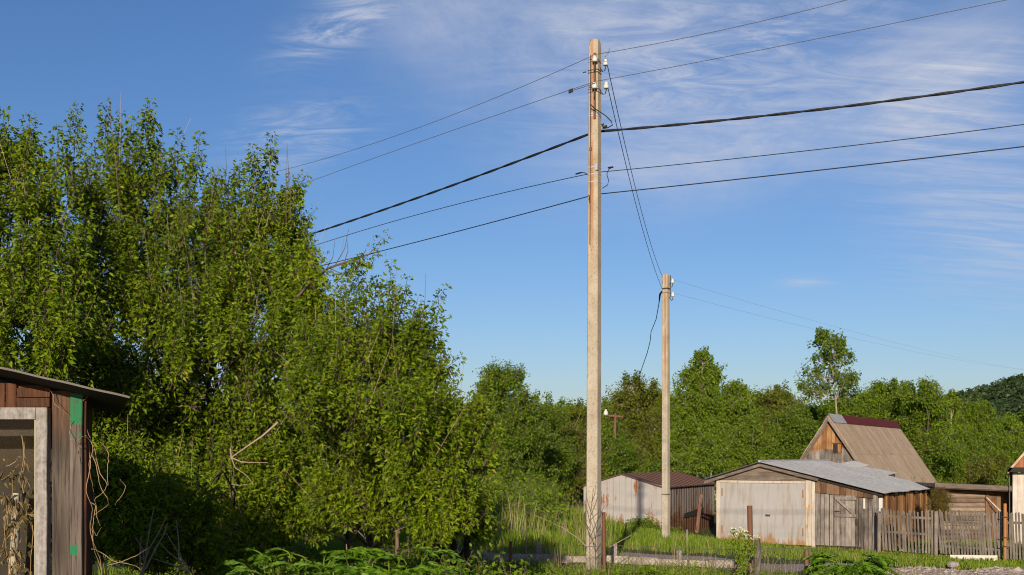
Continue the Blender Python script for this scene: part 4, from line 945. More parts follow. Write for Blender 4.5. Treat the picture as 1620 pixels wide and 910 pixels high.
def glass():
    m, t, b = newmat('dusty_glass'); o = t.n['Material Output']; tr = t.new('ShaderNodeBsdfTransparent'); tr.inputs[0].default_value = (.9, .92, .9, 1)
    gl = t.new('ShaderNodeBsdfGlossy'); gl.inputs['Roughness'].default_value = .03; fr_ = t.new('ShaderNodeFresnel'); fr_.inputs[0].default_value = 1.5; di = t.new('ShaderNodeBsdfDiffuse'); di.inputs[0].default_value = (.3, .28, .22, 1)
    m1 = t.new('ShaderNodeMixShader'); t.link(t.math('MULTIPLY', fr_.outputs[0], .3), m1.inputs[0]); t.link(tr.outputs[0], m1.inputs[1]); t.link(gl.outputs[0], m1.inputs[2])
    m2 = t.new('ShaderNodeMixShader'); t.link(t.math('MULTIPLY', t.step(t.noise(coords(t), 5, 6, .7), .4, .8), .03), m2.inputs[0]); t.link(m1.outputs[0], m2.inputs[1]); t.link(di.outputs[0], m2.inputs[2]); t.link(m2.outputs[0], o.inputs['Surface']); return m
g = Geo(); g.quad((wx0, SY+.004, wz0+.08), (bx_+.002, SY+.004, wz0+.08), (bx_+.002, SY+.004, wz1-fw), (wx0, SY+.004, wz1-fw)); g.build('pane', glass(), sh)
panel('gap_shade_strip', 76.8, 79, 640, wz0, .04, .03, M['dark'])  # near-black strip paints the shade of the gap beside the frame
# roof sheet, underside battens, other walls
ra = at(205, 627, 6.05); rb = at(0, 580, 6.05); rb = ra + (rb-ra)*1.9; dyr = np.array([-.4, 1.0, -.05])
g = Geo(); n = 40; tt = np.linspace(0, 1, n+1)
top = [ra + (rb-ra)*k + UP*(.0012*math.sin(k*31)) for k in tt]
for k in range(n): 
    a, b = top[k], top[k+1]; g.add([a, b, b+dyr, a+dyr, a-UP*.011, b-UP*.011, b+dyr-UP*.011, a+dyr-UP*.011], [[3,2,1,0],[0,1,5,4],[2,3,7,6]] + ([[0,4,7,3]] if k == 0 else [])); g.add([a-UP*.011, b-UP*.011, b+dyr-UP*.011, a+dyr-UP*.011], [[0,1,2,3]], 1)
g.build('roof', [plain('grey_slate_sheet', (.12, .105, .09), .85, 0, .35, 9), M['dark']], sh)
g = Geo(); nrm = UP
a, b = ra + np.array([-.5, .42, -.075]), rb + np.array([0, .42, -.075]); g.box(a, b-a, (0, .05, 0), UP*.055); g.build('batten', M['dark'], sh)
g = Geo(); boards(g, np.array([SX-.02, SY+.12, -.1]), (-.46, 1, 0), .62, lambda s: 1.99-.06*s, .15, nrm=unit(np.array([1., .46, 0]))); g.build('side_wall', M['shed_board'], sh)
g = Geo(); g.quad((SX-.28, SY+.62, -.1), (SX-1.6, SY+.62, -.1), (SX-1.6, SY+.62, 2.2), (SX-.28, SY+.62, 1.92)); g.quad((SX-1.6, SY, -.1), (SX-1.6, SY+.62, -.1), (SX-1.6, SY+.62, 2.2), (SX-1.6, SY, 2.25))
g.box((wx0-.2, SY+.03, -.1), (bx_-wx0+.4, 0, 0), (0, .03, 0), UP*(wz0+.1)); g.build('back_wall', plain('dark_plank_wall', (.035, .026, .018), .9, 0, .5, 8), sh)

# dead vines inside the window and outside at the corner
def vine(paths, r, Y, dY=.06):
    g = Geo()
    for path in paths:
        P = np.array([at(x, y, Y + random.uniform(-dY, dY)) for x, y in path]); n = len(P)
        s = np.linspace(0, n-1, (n-1)*5+1); Q = np.stack([np.interp(s, range(n), P[:, k]) for k in range(3)], 1)
        for _ in range(2): Q[1:-1] = (Q[:-2] + 2*Q[1:-1] + Q[2:])/4
        Q[:, 1] += .03*np.sin(s*2.3); Q += rng.normal(size=Q.shape)*.0015
        g.tube(Q, np.linspace(r*1.15, r*.6, len(Q)), 5)
    return g
g = vine([[(137, 680), (145, 712), (144, 740), (146, 770), (143, 810), (147, 850), (153, 880), (163, 912)],
          [(136, 690), (148, 712), (160, 745), (168, 765), (160, 782), (152, 790), (151, 803)],
          [(141, 700), (136, 730), (131, 760), (131, 775)], [(145, 720), (152, 750), (163, 772), (170, 790), (166, 803)],
          [(135, 793), (150, 800), (157, 815), (156, 832)], [(132, 820), (142, 822), (156, 812), (164, 803)],
          [(143, 828), (146, 842), (157, 848), (158, 835)], [(145, 868), (165, 880), (185, 888), (205, 893), (222, 902)], [(170, 895), (195, 888), (220, 878), (233, 868)],
          [(150, 790), (146, 820), (150, 850), (149, 880), (160, 905)], [(160, 700), (170, 720), (173, 745), (170, 768)], [(190, 760), (197, 772), (192, 790), (180, 800)],
          [(138, 694), (141, 740), (139, 775), (144, 800), (142, 830)]], .0023, 6.45)
tag(g.build('dry_vine', M['vine'], smooth=True), 'tangle of bare dry vine hanging beside the green topped shed post', 'vine')
g = vine([[(78, 616), (82, 630), (90, 640), (107, 657)], [(110, 664), (108, 680), (115, 695), (118, 705)], [(119, 712), (123, 725), (124, 735)], [(130, 628), (136, 620), (148, 617)], [(131, 634), (138, 624)], [(128, 708), (120, 702), (135, 690)]], .002, 6.36, .01)
tag(g.build('dry_tendril', M['vine'], smooth=True), 'pale dry tendrils creeping over the shed boards above the window frame', 'vine')
vi = thing('dry_vine', 'withered tan vine with shrivelled leaves behind the shed window glass', 'vine', at(20, 900, 6.7))
pin = [[(38, 700), (35, 740), (40, 780), (43, 800), (38, 816), (36, 822)], [(34, 690), (34, 730), (37, 755)], [(10, 738), (25, 728), (34, 722), (45, 728)], [(0, 760), (18, 748), (33, 735)],
       [(20, 760), (15, 790), (12, 830), (8, 880), (12, 915)], [(25, 790), (22, 830), (26, 870), (28, 910)], [(50, 820), (48, 860), (52, 910)], [(6, 780), (10, 830), (4, 880)], [(24, 895), (36, 890), (44, 905)], [(35, 810), (50, 812), (56, 808)], [(18, 800), (16, 850), (20, 905)]]
g = vine(pin, .003, 6.68, .07); g.build('stem', M['vine'], vi, True)
C = Geo(); A = []
for path in pin:
    for x, y in path:
        if y > 735: A += [at(x + rng.normal()*4, y + rng.normal()*8, 6.68 + rng.normal()*.05) for _ in range(6)]
A = np.array(A); D = unit(rng.normal(size=A.shape)*.6 + np.array([0, 0, -1.])); add_leaves(C, A, D, rng.uniform(.02, .075, len(A)), rng.uniform(.008, .03, len(A)), fold=.5, droop=.1)
C.build('shrivelled_leaves', M['vine_leaf'], vi)
g = Geo(); P = [at(20, 920, 6.85), at(24, 850, 6.85), at(25, 800, 6.85), at(26, 780, 6.85)]; g.tube(P, [.03, .026, .024, .02], 8)
tag(g.build('birch_stake', M['bark_birch'], smooth=True), 'pale birch stake standing behind the shed window glass', 'stake')

# ================================================================== TREES AND PLANTS
def lob(px, py, r, Y, flat=1.0, deep=1.0):
    k = r/F*Y; return (at(px, py, Y), (k, k*deep, k*flat))
def gz(px, Y): x = (px-810)/F*Y; return np.array([x, Y, g1(x, Y)])

# --- the big leafy box elders at the left
LP = dict(branches=13, per_branch=9, shoot=.34, nodes=6, leaf=.067, pet=.062, per=3, up=.3, droop=.55, out=.4, rise=.9, lscale=.82, dens=.5, auto=5, width=.42, tuft=(.6, .1))
def tips(lst): return [(at(fx, fy, Y), at(tx, ty, Y)) for fx, fy, tx, ty, Y in lst]
b0 = np.array([-3.7, 14.2, 0.05])
grow_tree('box_elder', 'big box elder with many upright leafy shoots rising behind the old shed', 'tree', b0,
  [lob(215, 340, 70, 13.22), lob(300, 370, 70, 13.44), lob(385, 405, 60, 13.44), lob(170, 340, 70, 12.99), lob(240, 400, 95, 12.88), lob(335, 420, 95, 12.99), lob(430, 400, 60, 13.66), lob(450, 385, 26, 13.78), lob(420, 365, 28, 13.66), lob(140, 340, 50, 13.22), lob(200, 500, 80, 12.77), lob(330, 540, 80, 12.77),
   lob(160, 450, 85, 12.54), lob(400, 500, 85, 12.99), lob(270, 520, 105, 12.32), lob(470, 500, 55, 13.66), lob(350, 600, 100, 12.10), lob(240, 640, 95, 11.76), lob(440, 610, 85, 12.99), lob(180, 560, 75, 12.10), lob(250, 385, 60, 14.11), lob(340, 470, 80, 14.11), lob(130, 390, 60, 13.66), lob(480, 480, 36, 12.6), lob(515, 535, 34, 12.4), lob(480, 560, 50, 12.4), lob(500, 620, 50, 12.2)],
  M['leaf_maple'], M['bark_dark'], 'box elders in the thicket', stems=[at(230, 330, 13.44), at(330, 360, 13.66), at(420, 380, 13.66), at(170, 400, 13.44)], trunk_r=.055, bare=110, auto_z=EYE + (HZ-430)/F*11.8,
  plumes=tips([(115, 290, 121, 166, 13.22), (95, 300, 90, 202, 12.99), (172, 270, 167, 165, 13.44), (190, 280, 193, 184, 13.10), (228, 260, 237, 160, 13.44), (255, 300, 253, 231, 13.22), (282, 300, 281, 208, 13.44), (310, 290, 316, 210, 13.55), (330, 320, 345, 280, 13.44), (378, 330, 379, 258, 13.66), (402, 320, 400, 232, 13.55), (425, 310, 429, 217, 13.78), (445, 345, 484, 277, 13.78), (455, 400, 489, 340, 14.00), (440, 330, 460, 280, 13.89), (210, 260, 212, 190, 13.22), (140, 320, 146, 225, 13.22), (360, 370, 362, 272, 13.44), (150, 330, 138, 250, 13.44), (220, 320, 222, 215, 13.10), (270, 340, 268, 246, 13.55), (298, 350, 300, 250, 13.33), (335, 360, 333, 268, 13.66), (395, 380, 391, 285, 13.33), (415, 370, 413, 258, 13.89), (448, 380, 452, 300, 13.89), (470, 430, 478, 350, 14.00), (185, 320, 180, 215, 13.66), (240, 320, 245, 200, 13.66), (108, 330, 104, 240, 13.33), (462, 360, 470, 296, 13.78), (345, 380, 350, 300, 13.22), (375, 400, 372, 300, 13.78)]), **LP)
grow_tree('box_elder', 'box elder crown filling the left edge above the shed roof', 'tree', np.array([-5.6, 11.6, .08]),
  [lob(20, 305, 55, 11.6), lob(60, 355, 60, 11.4), lob(-60, 340, 80, 11.6), lob(10, 400, 90, 11.2), lob(90, 440, 80, 11.3), lob(-80, 460, 100, 11.2), lob(40, 520, 90, 10.8), lob(110, 560, 70, 10.6), lob(-40, 600, 100, 10.6), lob(60, 600, 70, 10.2), lob(-90, 640, 90, 10.6), lob(-20, 480, 80, 12.4), lob(115, 500, 60, 11.8), lob(130, 600, 60, 11.6), lob(125, 670, 55, 11.8), lob(90, 560, 60, 12.6)],
  M['leaf_maple_light'], M['bark_dark'], 'box elders in the thicket', stems=[at(0, 350, 11.6), at(80, 420, 11.5), at(-70, 400, 11.5)], trunk_r=.07, bare=40, auto_z=EYE + (HZ-400)/F*11.4,
  plumes=tips([(8, 270, 5, 176, 11.6), (25, 280, 24, 220, 11.6), (45, 280, 47, 187, 11.6), (60, 300, 72, 240, 11.6), (-30, 260, -28, 180, 11.6), (75, 350, 88, 262, 11.4), (-70, 260, -75, 190, 11.6), (15, 300, 14, 205, 11.8), (35, 300, 36, 210, 11.7), (62, 330, 60, 222, 11.9), (80, 360, 78, 270, 11.5), (-5, 290, -6, 200, 11.5)]), **LP)
grow_tree('box_elder', 'lower box elder with feathery sprays reaching out to the right against the sky', 'tree', np.array([-1.5, 11.6, .03]),
  [lob(598, 555, 46, 10.13), lob(628, 550, 38, 9.98), lob(560, 560, 48, 10.13), lob(570, 600, 70, 9.83), lob(632, 600, 60, 9.98), lob(668, 605, 34, 10.06), lob(600, 680, 75, 9.68), lob(525, 600, 55, 9.53), lob(540, 690, 70, 9.22), lob(655, 660, 42, 9.98), lob(500, 560, 40, 9.68), lob(650, 570, 26, 10.06), lob(480, 660, 60, 9.07), lob(600, 590, 60, 10.58), lob(650, 720, 40, 9.98), lob(560, 705, 48, 9.9), lob(515, 690, 42, 9.9), lob(605, 725, 40, 9.8), lob(640, 700, 34, 9.7), lob(575, 755, 30, 10.2), lob(540, 800, 38, 10.2), lob(590, 800, 36, 10.1), lob(562, 845, 32, 10.2), lob(612, 825, 22, 10.2), lob(515, 835, 30, 10.4)],
  M['leaf_maple'], M['bark_dark'], 'box elders in the thicket', stems=[at(600, 520, 10.13), at(640, 540, 10.06), at(550, 560, 9.98)], trunk_r=.032, bare=70, auto_z=EYE + (HZ-590)/F*9.8,
  plumes=tips([(612, 500, 619, 415, 10.06), (632, 500, 645, 438, 10.06), (660, 520, 704, 456, 10.06), (668, 540, 704, 498, 9.98), (655, 560, 687, 524, 10.06), (680, 600, 730, 564, 10.06), (690, 620, 725, 592, 10.06), (568, 500, 567, 420, 10.06), (566, 510, 569, 448, 9.98), (530, 450, 560, 418, 9.83), (560, 430, 608, 374, 9.83), (590, 500, 596, 440, 10.06), (540, 530, 545, 455, 9.98), (680, 640, 714, 630, 9.98), (460, 440, 500, 400, 9.68), (490, 450, 515, 425, 9.68), (600, 530, 604, 455, 10.21), (622, 530, 628, 455, 9.98), (640, 545, 662, 470, 10.13), (580, 540, 580, 450, 9.98), (655, 580, 700, 535, 10.13), (650, 600, 712, 560, 9.91), (662, 630, 722, 615, 10.06), (550, 545, 548, 470, 9.83), (612, 545, 613, 470, 9.91), (640, 560, 675, 490, 9.98), (660, 610, 716, 585, 10.13), (655, 570, 692, 505, 9.98)]), **dict(LP, per_branch=8, lscale=.8, leaf=.05, pet=.046, shoot=.25, dens=.36, twig=(.0036, .0015)))
grow_tree('box_elder', 'low spreading box elder skirt in front, bright drooping leaves down to the weeds', 'tree', np.array([-3.0, 14.2, .05]),
  [lob(200, 690, 85, 12.3), lob(310, 715, 100, 12.5), lob(400, 690, 90, 12.7), lob(260, 770, 60, 12.4), lob(350, 800, 85, 12.5), lob(425, 780, 70, 12.7), lob(320, 845, 36, 12.4), lob(370, 860, 50, 12.4), lob(180, 740, 50, 12.3), lob(460, 740, 65, 12.9), lob(515, 720, 60, 13.2), lob(170, 650, 70, 12.2),
   lob(470, 850, 36, 12.6), lob(430, 850, 45, 12.6), lob(150, 720, 45, 12.2), lob(350, 885, 30, 12.2), lob(415, 885, 36, 12.3), lob(545, 750, 45, 13.5), lob(580, 770, 30, 13.9), lob(615, 745, 44, 14), lob(200, 830, 60, 15.5), lob(120, 850, 60, 15.5), lob(235, 735, 60, 12.6), lob(290, 790, 46, 12.7), lob(345, 760, 60, 12.6), lob(245, 690, 60, 13.4), lob(560, 720, 46, 13.4), lob(590, 700, 46, 14.2), lob(520, 780, 40, 13.4), lob(140, 780, 50, 13.5), lob(270, 860, 50, 15.2), lob(520, 830, 50, 16.5), lob(600, 840, 46, 16.5), lob(165, 800, 45, 9.2), lob(210, 840, 50, 9.2), lob(260, 860, 45, 9.3), lob(150, 870, 45, 9.0), lob(300, 890, 35, 9.4), lob(230, 905, 40, 9.0)],
  M['leaf_maple_light'], M['bark_dark'], 'box elders in the thicket', stems=[at(320, 760, 12.9), at(400, 740, 13), at(240, 760, 12.9)], trunk_r=.03, bare=60, **dict(LP, auto=4, branches=14))
grow_tree('box_elder', 'light green bushy box elder at the thicket right end beside the dense dark tree', 'tree', gz(712, 10.3),
  [lob(705, 700, 46, 9.80), lob(745, 690, 32, 9.94), lob(690, 760, 50, 9.52), lob(740, 750, 46, 9.94), lob(650, 730, 40, 9.11), lob(660, 800, 34, 9.11), lob(720, 815, 40, 9.66), lob(700, 850, 34, 9.52), lob(745, 850, 26, 9.94), lob(690, 840, 26, 9.25), lob(670, 805, 36, 9.4), lob(715, 835, 36, 9.3), lob(640, 772, 30, 9.5), lob(690, 862, 26, 9.2), lob(640, 690, 34, 8.83)],
  M['leaf_maple_light'], M['bark_dark'], 'box elders in the thicket', stems=[at(700, 740, 9.80), at(750, 740, 9.94), at(660, 760, 9.25)], trunk_r=.05, bare=20,
  plumes=tips([(722, 690, 727, 655, 9.87), (700, 680, 706, 640, 9.80), (745, 680, 752, 640, 9.94)]), **dict(LP, lscale=.85, leaf=.05, pet=.046, shoot=.23, dens=.33, twig=(.0036, .0015)))

# dead boughs poking out of the thicket
g = Geo()
def bough(path, Y, r): 
    P = np.array([at(x, y, Y) for x, y in path]); g.tube(P, np.linspace(r, r*.35, len(P)), 6)
bough([(440, 668), (415, 690), (390, 707), (366, 724), (362, 728)], 11.75, 0.0126); bough([(366, 724), (365, 712), (366, 704)], 11.75, 0.0092); bough([(366, 724), (382, 731), (400, 732), (424, 732)], 11.75, 0.0086)
bough([(366, 724), (372, 740), (390, 752), (402, 768)], 11.75, 0.0069); bough([(358, 766), (380, 768), (400, 765)], 11.75, 0.0057)
tag(g.build('dead_bough', M['dead_twig'], smooth=True), 'bare grey forked bough poking from the leafy thicket front', 'branch')
g = Geo(); bough([(470, 470), (500, 440), (520, 424), (556, 412), (585, 402), (600, 398)], 10.0, .013)
for x, y, a, b in ((500, 440, 488, 390), (515, 428, 530, 380), (530, 420, 552, 362), (545, 415, 548, 372), (480, 458, 500, 360), (520, 424, 560, 440), (505, 436, 478, 400), (560, 410, 575, 436), (490, 450, 520, 476)): bough([(x, y), ((x+a)/2+4, (y+b)/2+3), (a, b)], 10.0, .0045)
tag(g.build('bare_branch', M['twig'], smooth=True), 'sparse dark branch with bare twigs reaching toward the lowest cable', 'branch')
g = Geo()
for x, y, a, b in ((175, 200, 172, 150), (355, 300, 357, 232), (352, 300, 344, 262), (455, 320, 454, 225), (460, 350, 456, 262)): bough([(x, y), ((x+a)/2+2, (y+b)/2), (a, b)], 13.4, .005)
g.build('bare_twigs', M['twig'], bpy.data.objects['box_elder'])
for x, y, a, b in ((668, 510, 673, 433), (600, 480, 592, 455)):
    g = Geo(); bough([(x, y), ((x+a)/2+2, (y+b)/2), (a, b)], 9.8, .0036); g.build('bare_twig', M['twig'], bpy.data.objects['box_elder.002'])

# --- trees beyond the garages
bg_trees = [
 # name, label, base px, Y, lobes (px, py, r), leaf, bark, extra
 ('bird_cherry', 'dense dark green round tree left of the tall pole', 800, 46, [(790, 612, 32), (768, 640, 34), (812, 636, 30), (835, 650, 26), (760, 690, 40), (805, 690, 44), (845, 690, 34), (780, 740, 42), (830, 740, 42), (800, 780, 34), (850, 780, 28), (752, 730, 28), (775, 605, 18), (815, 605, 18)], 'leaf_dense', 'bark', [(765, 640, 760, 606), (778, 610, 776, 578), (800, 610, 802, 574), (790, 610, 788, 582), (815, 620, 826, 588), (838, 650, 850, 620), (745, 660, 738, 640), (808, 610, 812, 580)]),
 ('bird_cherry', 'small upright tree between the dense round tree and the tall pole', 872, 50, [(872, 660, 22), (880, 690, 26), (865, 720, 28), (888, 730, 24), (875, 770, 28)], 'leaf_dense', 'bark', [(868, 650, 868, 622), (885, 660, 890, 630)]),
 ('willow', 'olive brown shrubby willow just behind the tall pole left side', 912, 56, [(905, 670, 22), (915, 700, 26), (905, 740, 28), (925, 690, 22), (918, 770, 24), (890, 790, 20)], 'leaf_olive', 'bark', [(900, 660, 902, 640), (912, 660, 918, 632), (925, 670, 930, 640)]),
 ('sapling', 'thin young tree at the gap between thicket and dense round tree', 738, 44, [(738, 690, 12), (735, 710, 14), (742, 730, 16)], 'leaf_birch', 'bark', [(736, 695, 728, 640), (738, 700, 741, 665)]),
 ('willow', 'loose crowned willow with pale trunk between the two poles', 1010, 64, [(1000, 612, 20), (985, 640, 24), (1015, 640, 26), (1030, 630, 20), (975, 665, 20), (1005, 680, 32), (1035, 680, 26), (985, 710, 28), (1025, 720, 30), (1000, 745, 26)], 'leaf_olive', 'bark_aspen', [(992, 612, 990, 592), (1005, 606, 1008, 588), (1030, 625, 1036, 600)]),
 ('shrub', 'mid green shrub mass above the metal garage roof left end', 975, 60, [(968, 700, 22), (985, 720, 26), (965, 735, 24), (1010, 740, 24), (1035, 745, 20)], 'leaf_dense', 'bark', []),
 ('birch', 'tallest birch with drooping pointed crown right of the farther pole', 1103, 70, [(1112, 574, 17), (1103, 592, 24), (1122, 600, 24), (1092, 612, 28), (1112, 615, 26), (1120, 630, 26), (1085, 640, 24), (1105, 655, 30), (1080, 680, 28), (1125, 680, 28), (1095, 710, 30), (1120, 730, 28)], 'leaf_birch', 'bark_birch', [(1114, 570, 1117, 549), (1105, 575, 1104, 556), (1120, 580, 1124, 562), (1090, 605, 1084, 585), (1128, 610, 1138, 590), (1078, 635, 1070, 610)]),
 ('birch', 'rounded lighter birch right of the tallest birch', 1165, 72, [(1160, 622, 18), (1172, 632, 20), (1155, 650, 24), (1178, 660, 24), (1162, 690, 28), (1150, 715, 24)], 'leaf_birch', 'bark_birch', [(1160, 618, 1162, 604), (1172, 625, 1178, 610)]),
 ('alder', 'olive green alder with reddish shoots left of the aspen', 1225, 76, [(1210, 640, 20), (1230, 632, 20), (1245, 645, 22), (1215, 665, 26), (1240, 675, 26), (1200, 690, 26), (1225, 705, 26)], 'leaf_olive', 'bark', [(1228, 628, 1230, 610), (1242, 640, 1246, 622), (1205, 640, 1202, 622)]),
 ('shrub', 'rounded green bush below the alder behind the corrugated garage', 1190, 62, [(1185, 690, 24), (1170, 715, 24), (1205, 715, 28), (1190, 740, 24), (1150, 735, 22), (1225, 740, 22)], 'leaf_birch', 'bark', []),
 ('shrub', 'dark rounded bush immediately left of the steep house gable', 1250, 66, [(1240, 670, 24), (1262, 665, 24), (1275, 690, 24), (1245, 700, 28), (1235, 730, 24), (1268, 720, 24)], 'leaf_dense', 'bark', []),
 ('birch', 'pale trunked low birch leaning above the metal garage', 1135, 60, [(1130, 700, 20), (1110, 730, 22), (1140, 728, 22), (1080, 735, 20)], 'leaf_birch', 'bark_birch', []),
 ('aspen', 'lone tall sparse aspen with slim pale trunk behind the steep house', 1304, 80, [(1300, 545, 17), (1318, 550, 14), (1295, 570, 17), (1322, 572, 17), (1338, 560, 8), (1285, 592, 15), (1310, 595, 18), (1335, 590, 15), (1278, 615, 15), (1300, 622, 17), (1325, 618, 17), (1348, 605, 13), (1350, 622, 9), (1270, 622, 9)], 'leaf_aspen', 'bark_aspen', [(1298, 545, 1296, 520), (1318, 550, 1321, 532), (1305, 540, 1306, 524), (1330, 560, 1333, 535)]),
 ('alder', 'broad leafy alder directly above the tan house roof', 1405, 82, [(1375, 640, 22), (1395, 626, 20), (1415, 630, 22), (1385, 660, 26), (1415, 660, 28), (1360, 665, 22), (1440, 670, 24), (1400, 690, 28)], 'leaf_birch', 'bark', [(1392, 622, 1392, 606), (1412, 622, 1414, 600), (1425, 630, 1430, 604)]),
 ('alder', 'tall alder at the ridge cap end of the tan roof', 1460, 78, [(1445, 625, 20), (1465, 622, 20), (1480, 640, 20), (1455, 655, 26), (1480, 670, 26), (1450, 690, 26), (1475, 710, 28), (1490, 735, 24)], 'leaf_birch', 'bark', [(1442, 622, 1440, 604), (1462, 618, 1463, 602), (1476, 630, 1479, 604)]),
 ('poplar', 'slim young poplar with a pale top before the forest hill', 1505, 84, [(1505, 640, 13), (1500, 660, 16), (1510, 680, 18), (1500, 700, 18)], 'leaf_maple_light', 'bark_aspen', [(1505, 640, 1506, 618)]),
 ('alder', 'round topped bright tree below the forest hill', 1540, 88, [(1530, 658, 18), (1550, 656, 17), (1540, 665, 22), (1560, 670, 18), (1525, 685, 20), (1550, 695, 22)], 'leaf_birch', 'bark', []),
 ('birch', 'leafy birch at the right edge under the forest hill', 1605, 84, [(1600, 676, 18), (1620, 672, 20), (1590, 695, 22), (1615, 690, 24), (1640, 680, 26), (1600, 715, 22)], 'leaf_birch', 'bark_birch', [(1597, 676, 1596, 656), (1620, 668, 1622, 650)]),
 ('shrub', 'leafy bush mass beside the lower tan roof edge', 1500, 66, [(1500, 720, 22), (1520, 700, 20), (1515, 740, 20), (1540, 725, 22), (1490, 750, 16)], 'leaf_dense', 'bark', []),
 ('shrub', 'pale yellowish scrub behind the log shed roof', 1550, 60, [(1545, 750, 16), (1565, 745, 16), (1580, 740, 16), (1530, 760, 12), (1560, 765, 12)], 'leaf_olive', 'bark', []),
 ('shrub', 'green bush between the log shed and the right house corner', 1585, 68, [(1575, 705, 20), (1595, 720, 20), (1560, 720, 18), (1612, 715, 20), (1585, 740, 16)], 'leaf_birch', 'bark', []),
 ('shrub', 'dark bush mass behind the left side of the metal garage', 935, 52, [(930, 735, 22), (945, 750, 18), (915, 750, 20), (900, 765, 16)], 'leaf_olive', 'bark', []),
]
for nm, lab, px, Y, lobes, lf, bk, pl in bg_trees:
    k = Y/60.0; sc = max(.8, k)
    airy = nm == 'aspen'
    grow_tree(nm, lab, 'shrub' if nm == 'shrub' else 'tree', gz(px, Y), [(at(x, y, Y + random.uniform(-.025, .02)*Y), (r/F*Y*1.05, r/F*Y*1.0, r/F*Y*1.0)) for x, y, r in lobes],
        M[lf], M[bk], 'trees beyond the garages', branches=8 if airy else 13, per_branch=3 if airy else 9, dens=0 if airy else .72*sc, limb=.22 if airy else .5, shoot=.42*sc, nodes=4, leaf=(.19 if airy else .145)*sc, pet=.12*sc, per=2, up=.3 if nm != 'birch' else -.25, droop=.5 if nm != 'birch' else 1.0, out=.8, twig=(.012, .005), twigm=M['twig'], width=.58,
        trunk_r=(.085 if nm != 'shrub' else .05)*sc, trunk_to=at(lobes[0][0]+2, lobes[0][1]-12, Y) if airy else None, plumes=[(at(a, b, Y), at(c, d, Y)) for a, b, c, d in pl], bare=12)
# the wood behind, read as one mass
C = Geo(); A = []; Dd = []
def clump_cloud(px, py, rx, ry, Y, n):
    d = ball(n, .1)*rng.uniform(.6, 1.0, (n, 1)); c = at(px, py, Y); k = Y/F
    A.append(c + d*np.array([rx*k, rx*k*.8, ry*k])); Dd.append(d + rng.normal(size=(n, 3))*.4 + [0, 0, .35])
for px in range(160, 1800, 22):
    Y = random.uniform(92, 105); tp_ = np.interp(px, [160, 640, 720, 900, 960, 1060, 1200, 1300, 1400, 1480, 1540, 1620, 1800], [690, 700, 695, 660, 640, 640, 642, 648, 630, 650, 682, 684, 684]) + random.uniform(-8, 14)
    for q in (0, 1, 2): clump_cloud(px + random.uniform(-10, 10), tp_ + 16 + q*30, 20 + q*4, 22, Y - q*1.5, 420)
A = np.concatenate(A); Dd = np.concatenate(Dd)
shoots(C, A, Dd, .7*rng.uniform(.6, 1.3, len(A)), 3, .2, .26, .6, 2, .3, None, droop=.4)
tag(C.build('woodland', [M['leaf_birch'], M['bark']]), 'continuous green woodland closing the view behind the garages and trees', 'woodland', None, 'stuff')
# undergrowth along the foot of the trees
C = Geo(); A = []; Dd = []
for x0, x1, Y0, Y1, h, n in ((-14, 3.0, 34, 56, 1.0, 2600), (-22, -4, 22, 40, 1.4, 1600), (2, 34, 54, 66, 1.3, 2600), (-1, 3.2, 30, 44, .55, 1100)):
    x = rng.uniform(x0, x1, n); y = rng.uniform(Y0, Y1, n); ok = (810 + F*x/y < 885) | (y > 52); x, y = x[ok], y[ok]; n = len(x); A.append(np.stack([x, y, ground(x, y) + rng.uniform(0, h, n)**1.2], 1)); Dd.append(rng.normal(size=(n, 3))*.5 + [0, -.2, .6])
A = np.concatenate(A); Dd = np.concatenate(Dd)
shoots(C, A, Dd, .5*rng.uniform(.6, 1.3, len(A)), 4, .12, .13, .55, 2, .3, (.008, .004), droop=.4)
tag(C.build('undergrowth', [M['leaf_birch'], M['twig']]), 'leafy undergrowth along the foot of the trees and bushes', 'undergrowth', None, 'stuff')
# forest on the far hill, conifers and broadleaves
C = Geo(); n = 3600
n = 4600; px = np.concatenate([rng.uniform(1380, 1800, 3000), rng.uniform(100, 1000, 1600)]); Y = rng.uniform(385, 535, n); X = (px-810)/F*Y; Z = hill_h(X, Y)
A = []; Dd = []; SZ = []
for x, y, z, hgt, con in zip(X, Y, Z, rng.uniform(4, 9, n), rng.random(n) < .65):
    m = 22; t_ = rng.random(m)**(1.0 if con else .6); rr = (1 - t_)*hgt*.2 + .3 if con else np.sqrt(np.maximum(0, 1-(t_*2-1)**2))*hgt*.28 + .3
    a = rng.uniform(0, 6.28, m); A.append(np.stack([x + rr*np.cos(a)*.6, y + rr*np.sin(a)*.6, z + t_*hgt], 1)); Dd.append(np.stack([np.cos(a), np.sin(a), np.full(m, .5 if con else .3)], 1)); SZ.append(rr*.6 + .5)
A = np.concatenate(A); Dd = unit(np.concatenate(Dd) + rng.normal(size=A.shape)*.2); SZ = np.concatenate(SZ)
add_leaves(C, A, Dd, SZ*1.3, SZ*.9, 0, fold=.3, droop=.25, upbias=.6)
tag(C.build('hill_forest', M['leaf_conifer']), 'dark mixed forest covering the distant hill', 'forest', None, 'stuff')

# thuja behind the picket fence
q = at(1486, 815, 38.0); th = grow_tree('thuja', 'small round orange-green conifer between the plank lean-to and the log shed', 'shrub', np.array([q[0], 38.0, -1.5]),
  [(at(1485, 800, 38), (.42, .42, .4)), (at(1486, 788, 38), (.3, .3, .32)), (at(1484, 815, 38), (.42, .42, .35))], M['leaf_thuja'], M['bark'], None, branches=22, per_branch=14, shoot=.12, nodes=4, leaf=.05, pet=.03, per=2, trunk_r=.04, twig=(.004, .002))
